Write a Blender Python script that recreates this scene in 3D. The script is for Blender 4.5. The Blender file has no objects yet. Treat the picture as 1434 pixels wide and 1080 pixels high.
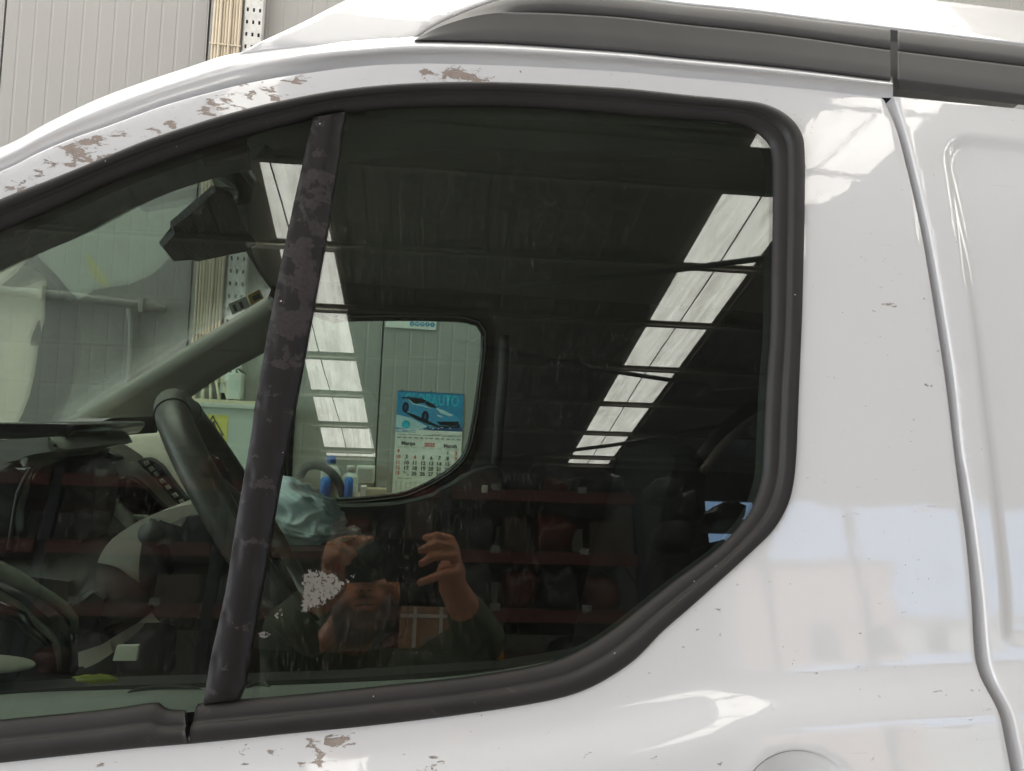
import bpy, bmesh, math, random
import numpy as np
from mathutils import Vector, Matrix, noise
from mathutils.geometry import delaunay_2d_cdt

random.seed(7)
SC = bpy.context.scene
COL = SC.collection
PI = math.pi

# ------------------------------------------------------------------ camera
# The photographer's phone: 27 mm equivalent, 0.70 m from the driver's window.
F_PX, IMG_W, IMG_H = 1083.0, 1434.0, 1080.0
CAM = Vector((0, 0, 1.5))
YAW, PITCH, ROLL = math.radians(7.6), math.radians(2.5), math.radians(2.8)
TAU, DIST = math.radians(10.6), 0.70          # inward lean of the side glass, distance to it
fwd = Vector((math.sin(YAW) * math.cos(PITCH), math.cos(YAW) * math.cos(PITCH), math.sin(PITCH)))
_r0 = Vector((math.cos(YAW), -math.sin(YAW), 0)); _u0 = _r0.cross(fwd)
RIGHT = _r0 * math.cos(ROLL) + _u0 * math.sin(ROLL)
UP = _u0 * math.cos(ROLL) - _r0 * math.sin(ROLL)
cam_data = bpy.data.cameras.new('camera')
cam_data.sensor_width = 36.0
cam_data.lens = 36.0 * F_PX / IMG_W
cam_data.clip_start, cam_data.clip_end = 0.02, 300.0
cam = bpy.data.objects.new('camera', cam_data)
COL.objects.link(cam)
cam_rot = Matrix((RIGHT, UP, -fwd)).transposed().to_4x4()
cam.matrix_world = Matrix.Translation(CAM) @ cam_rot
SC.camera = cam

# ------------------------------------------------------------------ world, light level, exposure
world = bpy.data.worlds.new('World'); SC.world = world
world.use_nodes = True
bg = world.node_tree.nodes['Background']
bg.inputs['Color'].default_value = (0.42, 0.64, 1.0, 1)
bg.inputs['Strength'].default_value = 3.0
SKYLIGHT = 6.8                                  # radiance of the translucent roof sheets
LIGHTWALL = 4.6                                      # radiance of the added, unseen glowing wall that fills from the left
SC.view_settings.view_transform = 'Standard'
SC.view_settings.look = 'None'
SC.view_settings.exposure = 0.22
SC.view_settings.gamma = 1.0
SC.view_settings.use_curve_mapping = False
sun_data = bpy.data.lights.new('sun', 'SUN'); sun_data.energy = 5.0; sun_data.angle = math.radians(.5); sun_data.color = (1, .95, .88)
sun = bpy.data.objects.new('sun', sun_data); COL.objects.link(sun)          # lights the yard seen past the open door; the roof keeps it out of the hall
sun.rotation_euler = Vector((-.35, -.75, -.55)).to_track_quat('-Z', 'Y').to_euler()
cy = SC.cycles
cy.use_denoising = True
cy.max_bounces = 7; cy.diffuse_bounces = 4; cy.glossy_bounces = 4
cy.use_adaptive_sampling = True; cy.adaptive_threshold = 0.012
cy.transmission_bounces = 6; cy.transparent_max_bounces = 40
cy.caustics_reflective = False; cy.caustics_refractive = False
cy.sample_clamp_indirect = 8.0

# ------------------------------------------------------------------ measuring helpers (photo point + known depth -> real point)
N = Vector((0, -math.cos(TAU), math.sin(TAU)))      # outward normal of the side glass
EV = Vector((0, math.sin(TAU), math.cos(TAU)))      # "up" along the glass
EU = Vector((1, 0, 0))
O = CAM - N * DIST                                  # foot of the perpendicular on the glass

def ray(x, y):
    return (fwd + RIGHT * ((x - 717) / F_PX) - UP * ((y - 540) / F_PX)).normalized()
def uv(x, y, h=0.0):
    """glass-plane coordinates (metres) of a traced point that lies h in front of the glass"""
    d = ray(x, y); t = (h - DIST) / d.dot(N)
    p = CAM + d * t - O
    return (p.dot(EU), p.dot(EV))
def W(u, v, h=0.0):
    return O + EU * u + EV * v + N * h
def at(x, y, Y):
    d = ray(x, y); return CAM + d * (Y / d.y)
VC = CAM - N * (2 * DIST)                           # mirror image of the phone behind the glass
def mir(x, y, Y):
    """a thing seen mirrored in the glass, standing at world depth Y (behind the photographer: Y < 0)"""
    d = ray(x, y); d = d - N * (2 * d.dot(N))
    return VC + d * ((Y - VC.y) / d.y)
def mirz(x, y, z):
    d = ray(x, y); d = d - N * (2 * d.dot(N))
    return VC + d * ((z - VC.z) / d.z)

def crom(pts, step, closed=False):
    """resample a polyline as a Catmull-Rom curve"""
    P = [np.array(p, float) for p in pts]; n = len(P); out = []
    segs = n if closed else n - 1
    for i in range(segs):
        if closed:
            a, b, c, d = P[i - 1], P[i], P[(i + 1) % n], P[(i + 2) % n]
        else:
            b, c = P[i], P[i + 1]
            a = P[i - 1] if i else 2 * b - c
            d = P[i + 2] if i + 2 < n else 2 * c - b
        k = max(1, int(np.linalg.norm(c - b) / step))
        for j in range(k):
            t = j / k
            out.append(tuple(0.5 * ((2 * b) + (-a + c) * t + (2 * a - 5 * b + 4 * c - d) * t * t + (-a + 3 * b - 3 * c + d) * t ** 3)))
    if not closed: out.append(tuple(P[-1]))
    return out
def lin(pts, step):
    out = []
    for a, b in zip(pts[:-1], pts[1:]):
        k = max(1, int(math.dist(a, b) / step))
        out += [(a[0] + (b[0] - a[0]) * j / k, a[1] + (b[1] - a[1]) * j / k) for j in range(k)]
    return out + [pts[-1]]
def interp(curve, x):
    xs = [p[0] for p in curve]; ys = [p[1] for p in curve]
    return float(np.interp(x, xs, ys))
def dist_to(P, poly, closed=False):
    """distance of each point in P (n,2) to a polyline"""
    P = np.asarray(P, float); A = np.asarray(poly, float)
    B = np.roll(A, -1, 0) if closed else A[1:]
    if not closed: A = A[:-1]
    best = np.full(len(P), 1e9)
    for a, b in zip(A, B):
        ab = b - a; L = ab @ ab + 1e-18
        t = np.clip(((P - a) @ ab) / L, 0, 1)
        best = np.minimum(best, np.linalg.norm(P - (a + t[:, None] * ab), axis=1))
    return best
def inside(P, poly):
    P = np.asarray(P, float); A = np.asarray(poly, float); B = np.roll(A, -1, 0)
    c = np.zeros(len(P), bool)
    for (x0, y0), (x1, y1) in zip(A, B):
        if y0 == y1: continue
        m = ((y0 > P[:, 1]) != (y1 > P[:, 1])) & (P[:, 0] < (x1 - x0) * (P[:, 1] - y0) / (y1 - y0) + x0)
        c ^= m
    return c
def sstep(a, b, x):
    t = np.clip((x - a) / (b - a), 0, 1); return t * t * (3 - 2 * t)

# ------------------------------------------------------------------ object helpers
def link(o, parent=None):
    COL.objects.link(o)
    if parent is not None: o.parent = parent
    return o
def tag(o, label=None, cat=None, group=None, kind=None):
    if label: o['label'] = label
    if cat: o['category'] = cat
    if group: o['group'] = group
    if kind: o['kind'] = kind
    return o
def thing(name, label, cat, group=None, loc=(0, 0, 0)):
    o = bpy.data.objects.new(name, None); o.empty_display_size = 0.1
    o.location = loc
    link(o); return tag(o, label, cat, group)
def obj(name, me, m, parent=None, smooth=False):
    o = bpy.data.objects.new(name, me)
    if m is not None and not me.materials: me.materials.append(m)
    if smooth:
        for p in me.polygons: p.use_smooth = True
    link(o, parent)
    if parent is not None and parent.type == 'EMPTY' and parent.parent is None:
        o.matrix_parent_inverse = Matrix.Translation(-Vector(parent.location))
    return o
def mesh_py(name, vs, fs):
    me = bpy.data.meshes.new(name); me.from_pydata([tuple(v) for v in vs], [], fs); me.update(); return me
def from_bm(name, bm):
    bmesh.ops.recalc_face_normals(bm, faces=bm.faces[:])
    me = bpy.data.meshes.new(name); bm.to_mesh(me); bm.free(); return me

def box_bm(bm, c, s, rot=None):
    r = bmesh.ops.create_cube(bm, size=1.0)
    M = Matrix.Translation(Vector(c)) @ (rot.to_4x4() if rot is not None else Matrix.Identity(4)) @ Matrix.Diagonal((*s, 1))
    bmesh.ops.transform(bm, matrix=M, verts=r['verts']); return r['verts']
def box(name, c, s, m, parent=None, bevel=0.0, rot=None):
    bm = bmesh.new(); box_bm(bm, c, s, rot)
    if bevel: bmesh.ops.bevel(bm, geom=bm.edges[:], offset=bevel, segments=2, affect='EDGES', profile=0.6)
    return obj(name, from_bm(name, bm), m, parent)
def tube_mesh(name, pts, r, seg=10, caps=True):
    pts = [Vector(p) for p in pts]; n = len(pts)
    rs = r if isinstance(r, (list, tuple)) else [r] * n
    vs, fs = [], []; up = None
    for i, p in enumerate(pts):
        t = (pts[min(i + 1, n - 1)] - pts[max(i - 1, 0)]).normalized()
        if up is None:
            up = t.orthogonal().normalized()
        up = (up - t * up.dot(t)).normalized(); b = t.cross(up)
        for k in range(seg):
            a = 2 * PI * k / seg
            vs.append(p + (up * math.cos(a) + b * math.sin(a)) * rs[i])
    for i in range(n - 1):
        for k in range(seg):
            k2 = (k + 1) % seg
            fs.append((i * seg + k, i * seg + k2, (i + 1) * seg + k2, (i + 1) * seg + k))
    if caps:
        fs.append(tuple(range(seg - 1, -1, -1))); fs.append(tuple((n - 1) * seg + k for k in range(seg)))
    return mesh_py(name, vs, fs)
def tube(name, pts, r, m, parent=None, seg=10):
    return obj(name, tube_mesh(name, pts, r, seg), m, parent, smooth=True)
def c3(pts, step):
    return [Vector(p) for p in crom([tuple(p) for p in pts], step)]
def lathe(name, c, prof, m, parent=None, seg=20, axis=None):
    vs, fs = [], []
    Q = Vector((0, 0, 1)).rotation_difference(Vector(axis)) if axis is not None else None
    for (r, z) in prof:
        for k in range(seg):
            a = 2 * PI * k / seg; p = Vector((r * math.cos(a), r * math.sin(a), z))
            if Q: p = Q @ p
            vs.append(Vector(c) + p)
    for i in range(len(prof) - 1):
        for k in range(seg):
            k2 = (k + 1) % seg
            fs.append((i * seg + k, i * seg + k2, (i + 1) * seg + k2, (i + 1) * seg + k))
    fs.append(tuple(range(seg - 1, -1, -1))); fs.append(tuple((len(prof) - 1) * seg + k for k in range(seg)))
    return obj(name, mesh_py(name, vs, fs), m, parent, smooth=True)
def prism(name, pts, vec, m, parent=None, bevel=0.0, smooth=False, seg=2):
    """extrude a polygon of 3D points along a vector"""
    bm = bmesh.new(); vec = Vector(vec)
    a = [bm.verts.new(Vector(p)) for p in pts]; b = [bm.verts.new(Vector(p) + vec) for p in pts]
    n = len(a)
    bm.faces.new(a); bm.faces.new(b[::-1])
    for i in range(n): bm.faces.new((a[i], b[i], b[(i + 1) % n], a[(i + 1) % n]))
    if bevel:
        caps = [e for e in bm.edges if (e.verts[0] in a and e.verts[1] in a) or (e.verts[0] in b and e.verts[1] in b)]
        bmesh.ops.bevel(bm, geom=caps, offset=bevel, segments=seg, affect='EDGES', profile=0.5)
    bmesh.ops.triangulate(bm, faces=[f for f in bm.faces if len(f.verts) > 4])
    me = from_bm(name, bm)
    o = obj(name, me, m, parent)
    if smooth:
        for p in me.polygons: p.use_smooth = True
        try: me.set_sharp_from_angle(angle=math.radians(45))
        except Exception: pass
    return o
def slab(name, px, Y0, Y1, m, parent=None, bevel=0.006, smooth=True, curve=None, vec=None):
    """a piece traced at depth Y0 that really reaches back to depth Y1"""
    pts = crom(px, curve, True) if curve else px
    return prism(name, [at(x, y, Y0) for x, y in pts], vec or (0, Y1 - Y0, 0), m, parent, bevel, smooth)

def sheet(name, outer, holes, hfun, step, m, parent=None, lip=0.012, edge=0.004, attr=None, world=None):
    """pressed panel over the glass plane: outer/holes in plane metres, hfun(P)->height, rounded edges, turned-in lip"""
    loops = [list(outer)] + [list(h) for h in holes]
    pts, edges = [], []
    for lp in loops:
        k = len(pts); n = len(lp); pts += lp
        edges += [(k + i, k + (i + 1) % n) for i in range(n)]
    nb = len(pts)
    A = np.array(outer); lo, hi = A.min(0), A.max(0)
    gx = np.arange(lo[0] + step * .5, hi[0], step); gy = np.arange(lo[1] + step * .5, hi[1], step)
    G = np.array([(x, y) for x in gx for y in gy])
    def isin(P):
        r = inside(P, outer)
        for h in holes: r &= ~inside(P, h)
        return r
    def bdist(P):
        d = dist_to(P, outer, True)
        for h in holes: d = np.minimum(d, dist_to(P, h, True))
        return d
    cand = [G]
    rings = ([edge * .4, edge] if edge else [])
    for lp in loops:
        L = np.array(lp); T = np.roll(L, -1, 0) - np.roll(L, 1, 0)
        T /= np.linalg.norm(T, axis=1)[:, None] + 1e-12
        Nn = np.stack([-T[:, 1], T[:, 0]], 1)
        for d in rings:
            cand += [L + Nn * d, L - Nn * d]
    keep = []
    for j, c in enumerate(cand):
        c = c[isin(c)]
        if not len(c): continue
        d = bdist(c)
        if j == 0: c = c[d > (edge * 1.9 if edge else step * .3)]
        else:
            tgt = rings[((j - 1) // 2) % len(rings)]
            c = c[d > tgt * .85]
        keep.append(c)
    inner = np.concatenate(keep) if keep else np.zeros((0, 2))
    allp = [Vector(p) for p in pts] + [Vector(p) for p in inner]
    vo, _, fo, _, _, _ = delaunay_2d_cdt(allp, edges, [], 0, 1e-7)
    V = np.array([(v[0], v[1]) for v in vo])
    fo = [tuple(f) for f in fo]
    Cn = np.array([V[list(f)].mean(0) for f in fo])
    ok = isin(Cn); fo = [f for f, k in zip(fo, ok) if k]
    H = hfun(V)
    bd = bdist(V)
    if edge:
        q = np.clip(1 - bd / edge, 0, 1); H = H - edge * (1 - np.sqrt(np.clip(1 - q * q, 0, 1)))
    conv = world or W
    P3 = [conv(a, b, c) for (a, b), c in zip(V, H)]
    # lip along the loops
    fs = list(fo); base = len(P3)
    kd = {}
    for i, (a, b) in enumerate(V): kd[(round(a, 6), round(b, 6))] = i
    lipv, lipf = [], []
    for li, lp in enumerate(loops):
        idx = [kd.get((round(p[0], 6), round(p[1], 6))) for p in lp]
        idx = [i for i in idx if i is not None]
        k0 = base + len(lipv)
        for i in idx:
            lipv.append(P3[i]); lipv.append(conv(V[i][0], V[i][1], H[i] - lip))
        n = len(idx)
        for i in range(n):
            j = (i + 1) % n
            lipf.append((k0 + 2 * i, k0 + 2 * j, k0 + 2 * j + 1, k0 + 2 * i + 1))
    me = mesh_py(name, P3 + lipv, fs + lipf)
    bm = bmesh.new(); bm.from_mesh(me)
    # face normals outward
    for f in bm.faces:
        f.smooth = True
    bm.normal_update()
    for f in bm.faces:
        if f.index < len(fs) and f.normal.dot(N) < 0: f.normal_flip()
    bm.to_mesh(me); bm.free()
    if attr is not None:
        a = me.attributes.new('wear', 'FLOAT', 'POINT')
        vals = np.zeros(len(me.vertices), np.float32); w = attr(V); vals[:len(V)] = w
        a.data.foreach_set('value', vals)
    return obj(name, me, m, parent)

# ------------------------------------------------------------------ materials
def new_mat(name):
    m = bpy.data.materials.new(name); m.use_nodes = True
    nt = m.node_tree; b = nt.nodes['Principled BSDF']; return m, nt, b
def mat(name, col, rough=0.5, metal=0.0, var=0.12, scale=18.0, bump=0.0, bscale=200.0, coat=0.0, spec=0.5, sheen=0.0, coord='Object', stretch=None):
    m, nt, b = new_mat(name); nd, lk = nt.nodes, nt.links
    tc = nd.new('ShaderNodeTexCoord'); src = tc.outputs[coord]
    if stretch:
        mp = nd.new('ShaderNodeMapping'); mp.inputs['Scale'].default_value = stretch
        lk.new(src, mp.inputs['Vector']); src = mp.outputs[0]
    nz = nd.new('ShaderNodeTexNoise'); nz.inputs['Scale'].default_value = scale; nz.inputs['Detail'].default_value = 6
    nz.inputs['Roughness'].default_value = 0.62
    lk.new(src, nz.inputs['Vector'])
    mx = nd.new('ShaderNodeMix'); mx.data_type = 'RGBA'
    c = np.array(col[:3])
    mx.inputs[6].default_value = (*np.clip(c * (1 - var), 0, 1), 1); mx.inputs[7].default_value = (*np.clip(c * (1 + var), 0, 1), 1)
    lk.new(nz.outputs['Fac'], mx.inputs[0]); lk.new(mx.outputs[2], b.inputs['Base Color'])
    b.inputs['Roughness'].default_value = rough; b.inputs['Metallic'].default_value = metal
    b.inputs['Coat Weight'].default_value = coat; b.inputs['Coat Roughness'].default_value = 0.04
    b.inputs['Specular IOR Level'].default_value = spec; b.inputs['Sheen Weight'].default_value = sheen
    mr = nd.new('ShaderNodeMapRange'); mr.inputs[3].default_value = max(0, rough - .08); mr.inputs[4].default_value = min(1, rough + .1)
    lk.new(nz.outputs['Fac'], mr.inputs[0]); lk.new(mr.outputs[0], b.inputs['Roughness'])
    if bump:
        n2 = nd.new('ShaderNodeTexNoise'); n2.inputs['Scale'].default_value = bscale; n2.inputs['Detail'].default_value = 4
        lk.new(src, n2.inputs['Vector'])
        bp = nd.new('ShaderNodeBump'); bp.inputs['Strength'].default_value = 0.6; bp.inputs['Distance'].default_value = bump
        lk.new(n2.outputs['Fac'], bp.inputs['Height']); lk.new(bp.outputs[0], b.inputs['Normal'])
    return m
def math_node(nt, op, a, b=None, clamp=False):
    n = nt.nodes.new('ShaderNodeMath'); n.operation = op; n.use_clamp = clamp
    for i, v in enumerate((a, b)):
        if v is None: continue
        if isinstance(v, (int, float)): n.inputs[i].default_value = v
        else: nt.links.new(v, n.inputs[i])
    return n.outputs[0]
def ramp(nt, src, lo, hi):
    n = nt.nodes.new('ShaderNodeMapRange'); n.interpolation_type = 'SMOOTHSTEP'
    n.inputs[1].default_value = lo; n.inputs[2].default_value = hi
    nt.links.new(src, n.inputs[0]); return n.outputs[0]
def noise_node(nt, vec, scale, detail=5, rough=.6, dist=0.0):
    n = nt.nodes.new('ShaderNodeTexNoise'); n.inputs['Scale'].default_value = scale; n.inputs['Detail'].default_value = detail
    n.inputs['Roughness'].default_value = rough; n.inputs['Distortion'].default_value = dist
    if vec is not None: nt.links.new(vec, n.inputs['Vector'])
    return n.outputs['Fac']
def mixc(nt, fac, a, b):
    n = nt.nodes.new('ShaderNodeMix'); n.data_type = 'RGBA'
    for s, v in ((6, a), (7, b)):
        if isinstance(v, tuple): n.inputs[s].default_value = (*v[:3], 1)
        else: nt.links.new(v, n.inputs[s])
    nt.links.new(fac, n.inputs[0]); return n.outputs[2]

def paint_material(name, base, chips=True):
    m, nt, b = new_mat(name); nd, lk = nt.nodes, nt.links
    tc = nd.new('ShaderNodeTexCoord').outputs['Object']
    col = mixc(nt, noise_node(nt, tc, 3.0, 3), tuple(np.array(base) * .975), tuple(np.array(base) * 1.02))
    # road film and fine specks
    film = ramp(nt, noise_node(nt, tc, 9.0, 8, .7, .6), .52, .85)
    col = mixc(nt, math_node(nt, 'MULTIPLY', film, .16), col, (.50, .46, .42))
    sp = nd.new('ShaderNodeTexVoronoi'); sp.inputs['Scale'].default_value = 95; lk.new(tc, sp.inputs['Vector'])
    spk = math_node(nt, 'LESS_THAN', sp.outputs['Distance'], .055)
    sel = math_node(nt, 'GREATER_THAN', noise_node(nt, tc, 21.0, 2), .585)
    spk = math_node(nt, 'MULTIPLY', math_node(nt, 'MULTIPLY', spk, sel), .75)
    col = mixc(nt, spk, col, (.20, .17, .15))
    mq = nd.new('ShaderNodeMapping'); mq.inputs['Rotation'].default_value = (0, .22, 0); mq.inputs['Scale'].default_value = (.03, 1, 1); lk.new(tc, mq.inputs['Vector'])
    hair = math_node(nt, 'MULTIPLY', ramp(nt, noise_node(nt, mq.outputs[0], 330.0, 2, .5), .70, .76), ramp(nt, noise_node(nt, tc, 7.0, 3), .52, .66))
    col = mixc(nt, math_node(nt, 'MULTIPLY', hair, .22), col, (.30, .28, .26))
    b.inputs['Coat Weight'].default_value = 1.0; b.inputs['Coat Roughness'].default_value = .02
    b.inputs['Roughness'].default_value = .45
    nb = noise_node(nt, tc, 260.0, 2); nb2 = noise_node(nt, tc, 38.0, 2)
    hsum = math_node(nt, 'ADD', math_node(nt, 'MULTIPLY', nb, .12), math_node(nt, 'MULTIPLY', nb2, 1.0))
    bp = nd.new('ShaderNodeBump'); bp.inputs['Distance'].default_value = .00017; bp.inputs['Strength'].default_value = .6
    lk.new(hsum, bp.inputs['Height'])
    lk.new(bp.outputs[0], b.inputs['Coat Normal'])
    if chips:
        at_ = nd.new('ShaderNodeAttribute'); at_.attribute_name = 'wear'
        w = at_.outputs['Fac']
        mp = nd.new('ShaderNodeMapping'); mp.inputs['Rotation'].default_value = (0, .5, 0); mp.inputs['Scale'].default_value = (.55, 1, 1.3)
        lk.new(tc, mp.inputs['Vector'])
        nz = noise_node(nt, mp.outputs[0], 120.0, 9, .68, .5)
        nz = math_node(nt, 'ADD', math_node(nt, 'MULTIPLY', nz, 1.5), math_node(nt, 'MULTIPLY', noise_node(nt, mp.outputs[0], 420, 4, .7), .25))
        s = math_node(nt, 'ADD', nz, math_node(nt, 'MULTIPLY', w, .42))
        chip = ramp(nt, s, 1.15, 1.165)
        rim = math_node(nt, 'SUBTRACT', ramp(nt, s, 1.115, 1.15), chip, True)
        ccol = mixc(nt, noise_node(nt, tc, 160, 4), (.24, .185, .16), (.46, .39, .35))
        col = mixc(nt, chip, col, ccol)
        col = mixc(nt, math_node(nt, 'MULTIPLY', rim, .5), col, (.25, .21, .19))
        lk.new(math_node(nt, 'SUBTRACT', 1.0, math_node(nt, 'MULTIPLY', chip, .9)), b.inputs['Coat Weight'])
        cb = nd.new('ShaderNodeBump'); cb.inputs['Distance'].default_value = .0006; cb.inputs['Strength'].default_value = .8; cb.invert = True
        lk.new(math_node(nt, 'ADD', ramp(nt, s, 1.13, 1.18), math_node(nt, 'MULTIPLY', math_node(nt, 'MULTIPLY', chip, noise_node(nt, tc, 500, 3)), .5)), cb.inputs['Height']); lk.new(cb.outputs[0], b.inputs['Normal'])
    lk.new(col, b.inputs['Base Color'])
    return m

def glass_material(name, tint, dust=.012, streak=True, f0=.056):
    m = bpy.data.materials.new(name); m.use_nodes = True
    nt = m.node_tree; nd, lk = nt.nodes, nt.links; nd.clear()
    out = nd.new('ShaderNodeOutputMaterial')
    tr = nd.new('ShaderNodeBsdfTransparent'); tr.inputs[0].default_value = (*tint, 1)
    gl = nd.new('ShaderNodeBsdfGlossy'); gl.inputs['Roughness'].default_value = 0.0
    lw = nd.new('ShaderNodeLayerWeight'); lw.inputs['Blend'].default_value = .5
    p5 = math_node(nt, 'POWER', lw.outputs['Facing'], 5.0)
    fr = math_node(nt, 'ADD', math_node(nt, 'MULTIPLY', p5, 1 - f0), f0)
    mx = nd.new('ShaderNodeMixShader'); lk.new(fr, mx.inputs[0]); lk.new(tr.outputs[0], mx.inputs[1]); lk.new(gl.outputs[0], mx.inputs[2])
    tc = nd.new('ShaderNodeTexCoord').outputs['Object']
    mp = nd.new('ShaderNodeMapping'); mp.inputs['Scale'].default_value = (1, 1, .045 if streak else 1); lk.new(tc, mp.inputs['Vector'])
    st = ramp(nt, noise_node(nt, mp.outputs[0], 480.0, 3, .7), .55, .78)
    patch = ramp(nt, noise_node(nt, tc, 5.0, 4), .35, .75)
    haze_ = ramp(nt, noise_node(nt, tc, 12.0, 6, .65), .2, .9)
    v = nd.new('ShaderNodeTexVoronoi'); v.inputs['Scale'].default_value = 140; lk.new(tc, v.inputs['Vector'])
    spk = math_node(nt, 'MULTIPLY', math_node(nt, 'LESS_THAN', v.outputs['Distance'], .06), math_node(nt, 'GREATER_THAN', noise_node(nt, tc, 30.0, 2), .60))
    d = math_node(nt, 'ADD', math_node(nt, 'MULTIPLY', math_node(nt, 'MULTIPLY', st, patch), dust * 11.0), math_node(nt, 'MULTIPLY', haze_, dust * .75))
    d = math_node(nt, 'ADD', d, math_node(nt, 'MULTIPLY', spk, .16))
    df = nd.new('ShaderNodeBsdfDiffuse'); df.inputs[0].default_value = (.55, .50, .45, 1)
    m2 = nd.new('ShaderNodeMixShader'); lk.new(d, m2.inputs[0]); lk.new(mx.outputs[0], m2.inputs[1]); lk.new(df.outputs[0], m2.inputs[2])
    lk.new(m2.outputs[0], out.inputs['Surface'])
    return m

M = {}
M['paint'] = paint_material('white_paint', (.745, .748, .768))
M['paint_clean'] = paint_material('white_paint_sound', (.745, .748, .768), chips=False)
M['gutter'] = mat('dull_grey_paint', (.42, .40, .385), .5, var=.18, scale=30, bump=.0004, bscale=60)
M['rail'] = mat('black_grained_plastic', (.080, .078, .078), .55, var=.18, scale=25, bump=.00012, bscale=900)
M['glass'] = glass_material('side_glass', (.74, .80, .76))
M['glass_far'] = glass_material('far_glass', (.82, .90, .85), dust=.008)
M['screen_glass'] = glass_material('windscreen_glass', (.94, .975, .955), dust=.012, streak=False, f0=.018)
M['dark_trim'] = mat('dark_interior_plastic', (.034, .034, .032), .6, var=.3, scale=14, bump=.0001, bscale=700)
M['grey_trim'] = mat('grey_interior_plastic', (.60, .56, .47), .6, var=.2, scale=10, bump=.0001, bscale=700)
M['pillar_trim'] = mat('pale_grey_pillar_trim', (.20, .20, .175), .65, var=.15, scale=8, bump=.0001, bscale=700)
M['headliner'] = mat('grey_headliner_cloth', (.16, .155, .145), .95, var=.15, scale=60, bump=.0003, bscale=500)
M['gloss_black'] = mat('gloss_black_plastic', (.012, .012, .013), .18, var=.3, scale=8)
M['leather'] = mat('worn_black_leather', (.075, .070, .058), .40, var=.35, scale=16, bump=.0003, bscale=380)
M['silver'] = mat('satin_silver', (.45, .45, .43), .35, metal=.6, var=.1)
M['door_trim'] = mat('beige_grey_door_trim', (.13, .13, .10), .6, var=.2, scale=12, bump=.0001, bscale=600)
M['sill'] = mat('pale_sill_trim', (.36, .37, .34), .55, var=.15, scale=20)
M['pale'] = mat('green_lit_plastic', (.50, .58, .46), .5)

def rubber_material():
    m, nt, b = new_mat('weathered_rubber'); nd, lk = nt.nodes, nt.links
    tc = nd.new('ShaderNodeTexCoord').outputs['Object']
    c = mixc(nt, noise_node(nt, tc, 22, 6, .65), (.012, .0105, .011), (.028, .025, .025))
    dust = ramp(nt, noise_node(nt, tc, 55, 8, .75, 1.0), .60, .78)
    at_ = nd.new('ShaderNodeAttribute'); at_.attribute_name = 'wear'
    c = mixc(nt, math_node(nt, 'MULTIPLY', dust, math_node(nt, 'ADD', math_node(nt, 'MULTIPLY', at_.outputs['Fac'], .8), .12)), c, (.20, .175, .155))
    v = nd.new('ShaderNodeTexVoronoi'); v.inputs['Scale'].default_value = 85; lk.new(tc, v.inputs['Vector'])
    spk = math_node(nt, 'MULTIPLY', math_node(nt, 'LESS_THAN', v.outputs['Distance'], .05), math_node(nt, 'GREATER_THAN', noise_node(nt, tc, 33.0, 2), .57))
    c = mixc(nt, spk, c, (.55, .53, .5))
    lk.new(c, b.inputs['Base Color'])
    b.inputs['Roughness'].default_value = .5; b.inputs['Specular IOR Level'].default_value = .4
    n2 = noise_node(nt, tc, 500, 3)
    bp = nd.new('ShaderNodeBump'); bp.inputs['Distance'].default_value = .00012; bp.inputs['Strength'].default_value = .5
    lk.new(n2, bp.inputs['Height']); lk.new(bp.outputs[0], b.inputs['Normal'])
    return m
M['rubber'] = rubber_material()
def bar_material():
    m, nt, b = new_mat('peeling_black_film'); nd, lk = nt.nodes, nt.links
    tc = nd.new('ShaderNodeTexCoord').outputs['Object']
    at_ = nd.new('ShaderNodeAttribute'); at_.attribute_name = 'wear'
    c = mixc(nt, noise_node(nt, tc, 30, 5), (.0105, .0088, .0092), (.017, .0148, .0152))
    s = math_node(nt, 'ADD', noise_node(nt, tc, 55, 6, .62, .25), math_node(nt, 'MULTIPLY', at_.outputs['Fac'], .16))
    res = ramp(nt, s, .60, .635)
    grain = ramp(nt, noise_node(nt, tc, 300, 3), .2, .7)
    c = mixc(nt, math_node(nt, 'MULTIPLY', res, math_node(nt, 'ADD', math_node(nt, 'MULTIPLY', grain, .5), .4)), c, (.044, .037, .038))
    v = nd.new('ShaderNodeTexVoronoi'); v.inputs['Scale'].default_value = 70; lk.new(tc, v.inputs['Vector'])
    spk = math_node(nt, 'MULTIPLY', math_node(nt, 'LESS_THAN', v.outputs['Distance'], .06), math_node(nt, 'GREATER_THAN', noise_node(nt, tc, 28.0, 2), .56))
    c = mixc(nt, spk, c, (.5, .47, .45))
    lk.new(c, b.inputs['Base Color']); b.inputs['Roughness'].default_value = .42; b.inputs['Specular IOR Level'].default_value = .28
    bp = nd.new('ShaderNodeBump'); bp.inputs['Distance'].default_value = .0003; bp.inputs['Strength'].default_value = .5
    lk.new(res, bp.inputs['Height']); lk.new(bp.outputs[0], b.inputs['Normal'])
    return m
M['bar'] = bar_material()

# ================================================================== THE HALL (workshop the van stands in)
T_HALL = 0.033                                   # the hall runs 1.4 degrees off square to the van
_ax = Vector((T_HALL, -1, 0)).normalized(); _lat = Vector((-_ax.y, _ax.x, 0))
HO = Vector((0, VC.y, 0))
def hall(lat, dist, z):                          # lateral, distance away from the van side, height
    return HO + _lat * lat + _ax * dist + Vector((0, 0, z))
HROT = Matrix((_lat, -_ax, Vector((0, 0, 1)))).transposed()
ROOF_Z, WALL_Y = 6.4, 3.5
H0 = ROOF_Z - VC.z

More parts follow.
